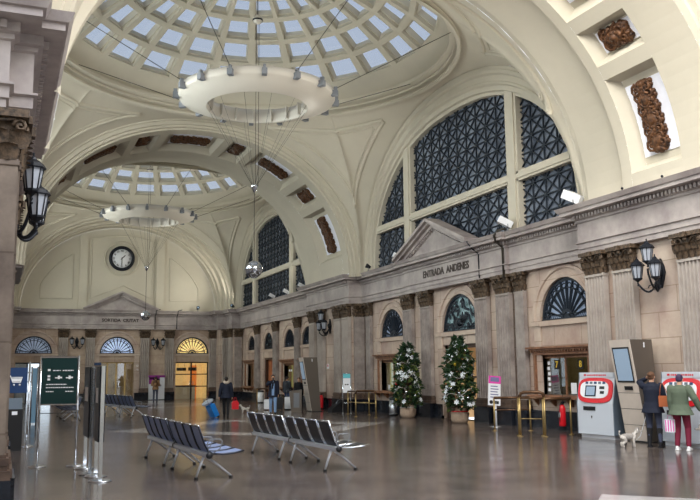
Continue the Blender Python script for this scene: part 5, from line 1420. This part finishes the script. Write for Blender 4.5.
def stack(b, secs, n=18):
    """secs: (centre x, y, z, rx, ry)"""
    b.grid([[(cx + rx * math.cos(2 * PI * k / n), cy + ry * math.sin(2 * PI * k / n), z) for k in range(n)] for cx, cy, z, rx, ry in secs], closed=True)
    for s, e in ((secs[0], 1), (secs[-1], 0)):
        vs = [(s[0] + s[3] * math.cos(2 * PI * k / n), s[1] + s[4] * math.sin(2 * PI * k / n), s[2]) for k in range(n)]; b.add(vs, [tuple(range(n))[::-1] if e else tuple(range(n))])
def hand(b, w, d, side, palm, curl=.5, s=1.0):
    """w wrist, d pointing direction, palm = palm normal direction"""
    d = Vector(d).normalized(); pn = Vector(palm); pn = (pn - d * pn.dot(d)).normalized(); ax = d.cross(pn) * side
    w = Vector(w)
    b.tube([w, w + d * .04 * s, w + d * .085 * s], [(.026 * s, .018 * s), (.038 * s, .016 * s), (.036 * s, .014 * s)], 8)
    for i, (o, L) in enumerate(((-.03, .068), (-.010, .078), (.010, .072), (.028, .056))):
        p0 = w + d * .075 * s + ax * o * s; d1 = (d + pn * curl * .5).normalized(); d2 = (d + pn * curl * 1.3).normalized(); d3 = (d + pn * curl * 2.4).normalized()
        p1 = p0 + d1 * L * .45 * s; p2 = p1 + d2 * L * .32 * s; p3 = p2 + d3 * L * .23 * s
        b.tube([p0, p1, p2, p3], [.0095 * s, .009 * s, .0085 * s, .007 * s], 6); b.ball(p3, .007 * s, 6)
    t0 = w + d * .025 * s - ax * .025 * s; t1 = t0 + (d * .7 - ax * .8 + pn * .3).normalized() * .035 * s; t2 = t1 + (d * .9 - ax * .3 + pn * .5).normalized() * .028 * s
    b.tube([t0, t1, t2], [.012 * s, .010 * s, .008 * s], 6); b.ball(t2, .008 * s, 6)

def person(loc, rz, h, label, pose, looks, vox=.012):
    """local frame: faces +y, x to its right; lengths for 1.70 m, then scaled"""
    root = empty('person', loc, rz, label, 'person'); k = h / 1.70; root.scale = (k, k, k)
    lean = pose.get('lean', 0.0)            # forward shift of the shoulders
    hip, sh = .93, 1.40
    H = [Vector((s * .095, 0, hip)) for s in (-1, 1)]
    S = [Vector((s * looks.get('shw', .185), lean, sh)) for s in (-1, 1)]
    hy_ = lean * 1.15 + pose.get('headf', .02); hx = pose.get('headx', 0)
    head = Vector((hx, hy_ + .01, 1.585))
    A_ = [pose.get('foot_l', (-.11, 0)), pose.get('foot_r', (.11, 0))]
    feet = [Vector((a[0], a[1], .085 + (a[2] if len(a) > 2 else 0))) for a in A_]
    knees = [ik(H[i], feet[i], .43, .43, (0, 1, 0))[0] for i in (0, 1)]
    hands = [Vector(pose.get('hand_l', (-.24, .03, .78))), Vector(pose.get('hand_r', (.24, .03, .78)))]
    el = []; wr = []
    for i, s in enumerate((-1, 1)):
        e, w_ = ik(S[i], hands[i], .29, .26, pose.get('elbow_l' if i == 0 else 'elbow_r', (s * .4, -1, -.2))); el.append(e); wr.append(w_)
    b = MB()
    stack(b, [(0, 0, .86, .13, .10), (0, 0, .93, .165, .115), (0, lean * .1, 1.02, .150, .105), (0, lean * .35, 1.12, .135, .10), (0, lean * .7, 1.26, .16, .115), (0, lean * .95, 1.36, .165, .11), (0, lean, 1.42, .12, .085), (hx * .2, lean, 1.455, .065, .065)])
    limb(b, [(hx * .1, lean, 1.40), (hx * .5, (lean + hy_) / 2, 1.47), (hx, hy_ - .01, 1.54)], [.062, .056, .056])
    for i, s in enumerate((-1, 1)):
        limb(b, [S[i], el[i], wr[i]], [.052, .040, .027]); b.ball(S[i], .062, 10)
        limb(b, [H[i], knees[i], feet[i]], [.088, .056, .038])
        b.tube([feet[i] + Vector((0, -.05, -.045)), feet[i] + Vector((0, .06, -.05)), feet[i] + Vector((s * .01, .15, -.06))], [(.036, .036), (.04, .032), (.03, .02)], 8)
        dd = (wr[i] - el[i]).normalized() + Vector(pose.get('hd_l' if i == 0 else 'hd_r', (0, 0, 0)))
        hand(b, wr[i], dd, s, pose.get('palm_l' if i == 0 else 'palm_r', (-s, .2, 0)), pose.get('curl', .6))
    # head: skull, jaw, nose, ears, brow and lips
    Th = Matrix.Translation(head) @ Matrix.Rotation(R(pose.get('turn', 0)), 4, 'Z') @ Matrix.Rotation(R(pose.get('nod', 0)), 4, 'X')
    b.ball((0, -.012, .03), (.074, .092, .088), 16, T=Th); b.ball((0, .02, -.03), (.058, .066, .078), 14, T=Th)
    b.tube([(0, .085, .012), (0, .105, -.012), (0, .098, -.022)], [.008, .012, .012], 6, T=Th)
    b.ball((0, .078, -.048), (.024, .012, .006), 8, T=Th); b.ball((0, .075, -.06), (.02, .012, .006), 8, T=Th); b.ball((0, .072, .03), (.055, .016, .010), 8, T=Th)
    for s in (-1, 1): b.ball((s * .076, -.008, .0), (.010, .022, .032), 8, T=Th)
    o = b.build('body', M['skin'], root); remesh(o, vox, 1, .4)
    for s in (-1, 1):
        e = MB(); e.ball((s * .028, .076, .010), (.011, .008, .008), 8, T=Th); e.build('eye', M['ink'], root)
    # hair
    hm = looks['hair']; st = looks.get('style', 'short')
    if hm is not None:
        e = MB(); e.ball((0, -.022, .045), (.083, .097, .090), 16, T=Th)
        if st == 'long': e.ball((0, -.06, -.03), (.078, .06, .10), 12, T=Th); e.ball((0, -.06, -.10), (.07, .045, .08), 12, T=Th)
        if st == 'short': e.ball((0, -.045, -.005), (.078, .065, .06), 12, T=Th)
        if st == 'bun': e.ball((0, -.045, -.005), (.078, .065, .06), 12, T=Th); e.ball((0, -.12, .05), .035, 10, T=Th)
        # trim the hair back from the face
        e.v = [v if (Th.inverted() @ Vector(v)).y < .045 or (Th.inverted() @ Vector(v)).z > .075 else tuple(Th @ Vector(((Th.inverted() @ Vector(v)).x * .8, .04, (Th.inverted() @ Vector(v)).z))) for v in e.v]
        remesh(e.build('hair', hm, root), .01, 2)
    # trousers
    e = MB()
    stack(e, [(0, 0, .84, .155, .118), (0, 0, .93, .178, .128), (0, 0, 1.03, .16, .118)])
    for i in (0, 1):
        ft = feet[i] + Vector((0, 0, looks.get('hem', .03))); limb(e, [H[i], knees[i], ft], looks.get('leg', [.103, .072, .060]))
    remesh(e.build('trousers', looks['trousers'], root), vox, 2)
    # shoes or boots
    for i, s in enumerate((-1, 1)):
        e = MB(); f = feet[i]
        e.tube([f + Vector((0, -.075, -.045)), f + Vector((0, -.03, -.04)), f + Vector((0, .06, -.045)), f + Vector((s * .01, .14, -.055)), f + Vector((s * .01, .185, -.062))], [(.030, .034), (.042, .042), (.048, .038), (.044, .028), (.02, .016)], 10)
        if looks.get('boots'): limb(e, [f + Vector((0, -.01, -.02)), f.lerp(knees[i], .45), f.lerp(knees[i], .78)], [.050, .060, .070])
        else: e.ball(f + Vector((0, -.01, 0)), (.042, .05, .04), 8)
        e.box((f.x - .045, f.y - .085, .0), (f.x + .045, f.y + .17, .022)) if f.z < .1 else None
        remesh(e.build('boot' if looks.get('boots') else 'shoe', looks['shoes'], root), .011, 1)
    # coat: torso shell with flared skirt and sleeves
    e = MB(); ch = looks.get('coat_len', .80); fl_ = looks.get('flare', .04)
    stack(e, [(0, 0, ch, .205 + fl_, .16 + fl_), (0, 0, (ch + 1.0) / 2, .20 + fl_ * .5, .152 + fl_ * .4), (0, lean * .2, 1.03, .188, .145), (0, lean * .5, 1.17, .188, .142), (0, lean * .8, 1.30, .205, .148), (0, lean, 1.39, .19, .125), (0, lean, 1.44, .12, .092), (0, lean + .0, 1.475, .085, .082)])
    for i in (0, 1):
        tip = wr[i].lerp(el[i], .06); limb(e, [S[i] + Vector((0, 0, -.012)), el[i], tip], looks.get('sleeve', [.080, .064, .050]))
    c_ = remesh(e.build('coat', looks['coat'], root), vox, 3)
    if looks.get('collar'):
        e = MB(); e.tube([(hx * .3 + .10 * math.cos(a), lean + .01 + .10 * math.sin(a), 1.475 + .03 * math.cos(a * 2)) for a in [2 * PI * q_ / 16 for q_ in range(16)]], looks.get('collar_r', .035), 8, closed=True)
        remesh(e.build('collar', looks['collar'], c_), .011, 1)
    return root, wr, el, head
M['skin'] = mat('skin', rgb(206, 160, 132), .55)
M['navy'] = mat('navy_cloth', rgb(18, 26, 46), .8, var=.2, vscale=8)
M['green_cloth'] = mat('sage_green_cloth', rgb(94, 106, 88), .85, var=.15, vscale=8)
M['maroon'] = mat('maroon_cloth', rgb(116, 26, 52), .8)
M['slate_denim'] = mat('slate_denim', rgb(66, 72, 92), .85)
M['denim'] = mat('light_blue_denim', rgb(126, 156, 196), .85)
M['black_cloth'] = mat('black_cloth', rgb(24, 24, 28), .85)
M['tan'] = mat('tan_cloth', rgb(152, 116, 82), .85, var=.2, vscale=8)
M['fur'] = mat('beige_fur', rgb(190, 176, 160), .95, bump=.5, var=.2, vscale=30)
M['hair_brown'] = mat('brown_hair', rgb(96, 66, 46), .7)
M['hair_dark'] = mat('dark_hair', rgb(34, 28, 26), .6)
M['hair_purple'] = mat('purple_black_hair', rgb(58, 42, 74), .6)
M['white_leather'] = mat('white_leather', rgb(232, 232, 232), .5)
M['tan_leather'] = mat('orange_brown_leather', rgb(176, 98, 58), .5)
M['blue_case'] = mat('bright_blue_shell', rgb(30, 120, 200), .3)
M['grey_case'] = mat('light_grey_fabric', rgb(176, 186, 196), .7)

# 1: navy coat, hand at ear, handbag, dog lead
nv, wr_, el_, _ = person((13.58, 15.30, 0), R(-52), 1.66, 'woman-length navy coat and boots, hand raised to head, before the right ticket machine',
    dict(hand_l=(-.13, .10, 1.55), elbow_l=(-1, .2, -.9), hand_r=(.22, .30, 1.10), elbow_r=(.3, -1, -.6), hd_l=(.1, -.1, .6), foot_l=(-.12, .02), foot_r=(.13, -.05), turn=-8),
    dict(hair=M['hair_brown'], style='bun', trousers=M['slate_denim'], shoes=M['black_cloth'], boots=True, coat=M['navy'], coat_len=.78, flare=.06, shw=.195, leg=[.10, .068, .05]), .010)
nv['label'] = 'person in navy coat and black boots with hand raised to the ear'
hb = empty('handbag', (13.60, 14.96, 1.04), R(-52), 'orange brown leather handbag at the side of the navy coat', 'bag'); hb.scale = (.7, .8, .85)
b = MB(); b.prism([(-.05, -.16), (.05, -.16), (.06, .12), (-.06, .12)], -.15, .15, 'x'); b.build('pouch', M['tan_leather'], hb)
b = MB(); b.tube([(-.12, 0, .1), (-.10, -.02, .26), (-.06, -.05, .42), (.0, -.05, .44), (.08, -.02, .26), (.12, 0, .1)], .012, 6); b.build('strap', M['tan_leather'], hb)
# 2: green coat, maroon trousers
gn, wr2, el2, _ = person((13.55, 14.42, 0), R(-58), 1.60, 'person in sage green coat and maroon trousers at the right ticket machine',
    dict(hand_l=(-.22, .06, .84), hand_r=(.42, .05, .92), elbow_r=(.4, -1, .1), foot_l=(-.12, 0), foot_r=(.13, .0), nod=-14, headf=.04),
    dict(hair=M['hair_purple'], style='short', trousers=M['maroon'], shoes=M['white_leather'], coat=M['green_cloth'], coat_len=.80, flare=.09, shw=.19, sleeve=[.095, .078, .062], leg=[.108, .074, .056]), .010)
pb = empty('shopping_bag', (13.40, 14.60, .38), R(-58), 'small pink and white striped shopping bag held beside the green coat', 'bag')
pb.scale = (.7, .7, .8)
b = MB(); b.prism([(-.14, 0), (.14, 0), (.15, .34), (-.15, .34)], -.05, .05, 'y'); bg_ = b.build('bag_body', M['paper'], pb)
b = MB()
for i in range(4): b.box((-.13 + i * .075, -.056, .02), (-.10 + i * .075, .056, .32))
b.build('pink_stripe', M['pink'], bg_)
b = MB(); b.tube([(-.08, 0, .33), (-.05, 0, .44), (.05, 0, .44), (.08, 0, .33)], .007, 5); b.build('handle', M['pink'], pb)
# 3: man walking toward the camera
mn, wr3, el3, _ = person((10.88, 35.5, 0), R(163), 1.66, 'man in open dark navy coat and light jeans holding a phone to his mouth',
    dict(hand_r=(.03, .22, 1.44), elbow_r=(.9, .1, -.6), hd_r=(-.2, 0, .8), hand_l=(-.24, .06, .80), foot_l=(-.10, .16), foot_r=(.10, -.16), nod=-10),
    dict(hair=M['hair_dark'], trousers=M['denim'], shoes=M['black_cloth'], coat=M['navy'], coat_len=.74, flare=.05), .013)
b = MB(); b.prism([(-.05, .80), (.05, .80), (.07, 1.3), (.03, 1.44), (-.03, 1.44), (-.07, 1.3)], .15, .185, 'y'); b.build('shirt', M['denim'], mn)
b = MB(); b.tube([(-.07, .10, 1.46), (-.05, .17, 1.40), (.02, .19, 1.28), (.03, .20, 1.10)], [.03, .035, .03, .03], 8); b.tube([(.07, .10, 1.46), (.05, .17, 1.40), (-.02, .19, 1.24)], [.03, .035, .03], 8); b.build('scarf', M['black_cloth'], mn)
b = MB(); b.box((-.035, -.006, -.07), (.035, .006, .07)); ph = b.build('mobile_phone', M['black_plastic'], loc=(10.80, 35.22, 1.49), rz=R(150)); tag(ph, 'small dark phone held before the face of the man in jeans', 'phone')
# 4: navy parka with fur hood, pulling a case
pk, wr4, el4, _ = person((8.50, 34.2, 0), R(-8), 1.60, 'person in navy parka with beige fur hood pulling a blue suitcase',
    dict(hand_l=(-.34, -.10, .72), elbow_l=(-1, -1, 0), hand_r=(.27, .02, .78), foot_l=(-.05, .20), foot_r=(.07, -.12), lean=.03),
    dict(hair=M['hair_dark'], trousers=M['black_cloth'], shoes=M['black_cloth'], coat=M['navy'], coat_len=.80, flare=.05, collar=M['fur'], collar_r=.065, sleeve=[.09, .072, .055]), .013)
sc = empty('suitcase', (8.02, 34.05, 0), R(20), 'bright blue rolling suitcase pulled by the person with the fur hood', 'suitcase')
TT = Matrix.Rotation(R(-28), 4, 'Y') @ Matrix.Translation((0, 0, .06))
b = MB(); b.box((-.10, -.20, .0), (.12, .20, .52), T=TT); b.build('shell', M['blue_case'], sc)
b = MB(); b.tube([(0, -.1, .5), (0, -.1, .78), (0, .1, .78), (0, .1, .5)], .012, 6, T=TT @ Matrix.Translation((-.08, 0, 0))); b.build('pull_handle', M['grey_plastic'], sc)
for y_ in (-.16, .16):
    b = MB(); b.lathe([(0, -.02), (.045, -.02), (.045, .02), (0, .02)], 12, T=Matrix.Translation((.05, y_, .045)) @ Matrix.Rotation(R(90), 4, 'X')); b.build('wheel', M['black_plastic'], sc)
tb = MB(); tb.ball((0, 0, 0), (.26, .17, .10), 14); tg = tb.build('travel_bag', M['grey_case'], loc=(7.70, 34.05, .60)); tg.rotation_euler = (0, R(-28), 0); tag(tg, 'soft light grey bag lying on top of the blue suitcase', 'bag')
b = MB(); b.tube([(-.16, 0, .07), (-.08, 0, .16), (.08, 0, .16), (.16, 0, .07)], .014, 6); b.build('bag_handle', M['grey_plastic'], tg)
rb_ = empty('red_bag', (8.86, 34.15, .30), 0, 'bright red shopping bag carried by the person with the fur hood', 'bag')
b = MB(); b.prism([(-.13, 0), (.13, 0), (.15, .24), (.08, .34), (-.08, .34), (-.15, .24)], -.06, .06, 'y'); b.build('bag_body', M['red'], rb_)
b = MB(); b.tube([(-.06, 0, .32), (-.04, 0, .46), (.04, 0, .46), (.06, 0, .32)], .01, 5); b.build('handle', M['red'], rb_)
# 5: at the cash machine
cm, _, _, _ = person((9.25, 56.0, 0), R(-12), 1.62, 'person in tan jacket with brown backpack standing at the cash machine',
    dict(hand_l=(-.16, .28, 1.12), hand_r=(.16, .28, 1.12), elbow_l=(-.6, -1, -.6), elbow_r=(.6, -1, -.6)),
    dict(hair=M['hair_dark'], trousers=M['slate_denim'], shoes=M['black_cloth'], coat=M['tan'], coat_len=.82, flare=.02), .016)
bpk = empty('backpack', (9.25 - .05, 55.80, 1.02), R(-12), 'dark brown backpack on the person at the cash machine', 'backpack')
b = MB(); b.ball((0, 0, .18), (.15, .09, .22), 12); b.build('main_pocket', mat('dark_brown_canvas', rgb(84, 58, 40), .8), bpk)
b = MB(); b.ball((0, -.07, .10), (.10, .05, .11), 10); b.build('front_pocket', M['tan'], bpk)
# 6: behind the suitcases
pp, _, _, _ = person((13.0, 40.1, 0), R(-60), 1.58, 'person in dark jacket and blue jeans behind the white suitcase',
    dict(hand_r=(.20, .22, 1.02), elbow_r=(.5, -1, -.4), foot_l=(-.1, .06), foot_r=(.1, -.05), nod=-12),
    dict(hair=M['hair_dark'], trousers=mat('blue_denim', rgb(52, 70, 104), .85), shoes=M['black_cloth'], coat=mat('charcoal_cloth', rgb(44, 50, 58), .85), coat_len=.84, flare=.02), .016)
# 7: leaning over the low terminal
p7, _, _, _ = person((13.0, 38.2, 0), R(150), 1.52, 'dark haired person in black half hidden behind the far leaning kiosk',
    dict(hand_l=(-.16, .30, 1.05), hand_r=(.16, .30, 1.05), lean=.10, nod=-20),
    dict(hair=M['hair_brown'], trousers=M['black_cloth'], shoes=M['black_cloth'], coat=M['black_cloth'], coat_len=.80, flare=.02), .016)
def suitcase(x, y, rz, m_, lab, h=.58):
    s_ = empty('suitcase', (x, y, 0), rz, lab, 'suitcase')
    b = MB(); b.prism([(-.19, .10), (-.17, .06), (.17, .06), (.19, .10), (.19, h - .04), (.17, h), (-.17, h), (-.19, h - .04)], -.11, .11, 'y')
    for i in range(5): b.box((-.15 + i * .07, -.118, .12), (-.13 + i * .07, .118, h - .06))
    b.build('shell', m_, s_)
    b = MB(); b.tube([(-.09, .08, h), (-.09, .08, h + .32), (.09, .08, h + .32), (.09, .08, h)], .01, 6); b.build('pull_handle', M['grey_plastic'], s_)
    for xx in (-.14, .14):
        for yy in (-.07, .07): b = MB(); b.ball((xx, yy, .032), .032, 8); b.build('wheel', M['black_plastic'], s_)
suitcase(12.70, 38.9, R(-20), M['white_plastic'], 'white upright suitcase left of the far leaning kiosk', .62)
suitcase(12.25, 39.0, R(-20), M['black_plastic'], 'black upright suitcase beside the white one', .62)
suitcase(11.8, 39.3, R(-20), M['paper'], 'small pale suitcase partly behind the man in light jeans', .52)
tr_ = empty('luggage_bag', (13.95, 35.7, 0), R(10), 'low black bag with sloping top at the foot of the middle pier', 'bag')
b = MB(); b.prism([(-.42, 0), (.42, 0), (.42, .52), (.2, .54), (-.38, .16)], -.2, .2, 'y'); b.build('bag_body', M['black_cloth'], tr_)
b = MB(); b.tube([(-.1, 0, .33), (0, 0, .50), (.14, 0, .56), (.22, 0, .54)], .014, 6); b.build('handle', M['grey_plastic'], tr_)

# ================================================================== DOGS
def dog(x, y, rz, s, label, m1, m2, m3=None, breed='poodle'):
    r_ = empty('dog', (x, y, 0), rz, label, 'dog'); r_.scale = (s, s, s)
    b = MB()          # faces +y, about .36 high at the back
    stack_pts = [(0, -.22, .27, .055), (0, -.17, .275, .075), (0, -.08, .27, .078), (0, .02, .265, .088), (0, .11, .27, .092), (0, .17, .29, .07)]
    b.tube([(p[0], p[1], p[2]) for p in stack_pts], [p[3] for p in stack_pts], 14)
    b.ball((0, -.20, .27), .06, 10); b.ball((0, .14, .28), .085, 10)
    limb(b, [(0, .15, .30), (0, .21, .38), (0, .25, .43)], [.062, .050, .048])
    b.ball((0, .26, .45), (.056, .062, .055), 12); b.tube([(0, .29, .44), (0, .34, .425), (0, .375, .42)], [.036, .026, .02], 8); b.ball((0, .378, .424), .02, 8)
    for sx_ in (-1, 1):
        limb(b, [(sx_ * .055, .13, .25), (sx_ * .055, .12, .15), (sx_ * .055, .13, .08), (sx_ * .055, .135, .02)], [.05, .040, .034, .028]); b.ball((sx_ * .055, .15, .018), (.022, .032, .018), 8)
        limb(b, [(sx_ * .055, -.17, .25), (sx_ * .058, -.12, .165), (sx_ * .056, -.205, .095), (sx_ * .056, -.19, .02)], [.066, .050, .034, .028]); b.ball((sx_ * .056, -.175, .018), (.022, .032, .018), 8)
        limb(b, [(sx_ * .045, .25, .49), (sx_ * .075, .24, .45), (sx_ * .072, .245, .39)], [.018, .026, .022])
    limb(b, [(0, -.24, .30), (0, -.28, .36), (0, -.27, .42)], [.018, .014, .012]); b.ball((0, -.265, .43), .03 if breed == 'poodle' else .018, 8)
    remesh(b.build('body', m1, r_), .009, 1)
    e = MB()
    if breed == 'poodle':
        e.ball((0, -.01, .28), (.105, .24, .10), 12); e.ball((0, .26, .49), (.06, .06, .05), 10)
    else: e.ball((0, -.04, .30), (.075, .16, .065), 12)
    remesh(e.build('coat_fur', m2, r_), .01, 1)
    for sx_ in (-1, 1): e = MB(); e.ball((sx_ * .025, .312, .462), .008, 6); e.build('eye', M['ink'], r_)
    e = MB(); e.ball((0, .396, .428), .012, 8); e.build('nose', M['ink'], r_)
    e = MB(); e.tube([(.055 * math.cos(a), .205 + .03 * math.sin(a), .36 + .02 * math.sin(a)) for a in [2 * PI * q_ / 14 for q_ in range(14)]], .009, 6, closed=True); e.build('collar', M['ink'], r_)
    return r_
M['dog_white'] = mat('white_dog_coat', rgb(206, 200, 192), .95, var=.15, vscale=30, bump=.4)
M['dog_grey'] = mat('grey_dog_coat', rgb(164, 158, 152), .95, var=.2, vscale=30, bump=.4)
M['dog_brown'] = mat('dark_dog_coat', rgb(60, 48, 42), .95, var=.2, vscale=30)
dog(13.16, 15.66, R(-105), .80, 'small white grey dog standing left of the navy coat', M['dog_white'], M['dog_grey'])
dog(13.95, 13.92, R(20), 1.05, 'white dog at the right edge beside the maroon trousers', M['dog_white'], M['dog_grey'])
dog(10.05, 37.0, R(70), .78, 'small dark and white dog walking left of the man in jeans', M['dog_white'], M['dog_brown'], breed='terrier')
ld = MB(); ld.tube([(13.37, 15.77, .30), (13.46, 15.78, .12), (13.54, 15.72, .22), (13.58, 15.60, .55), (13.62, 15.46, .95), (13.66, 15.40, 1.06)], .009, 5)
tag(ld.build('dog_lead', M['paper']), 'thin pale lead from the small dog up to the navy coat', 'lead')
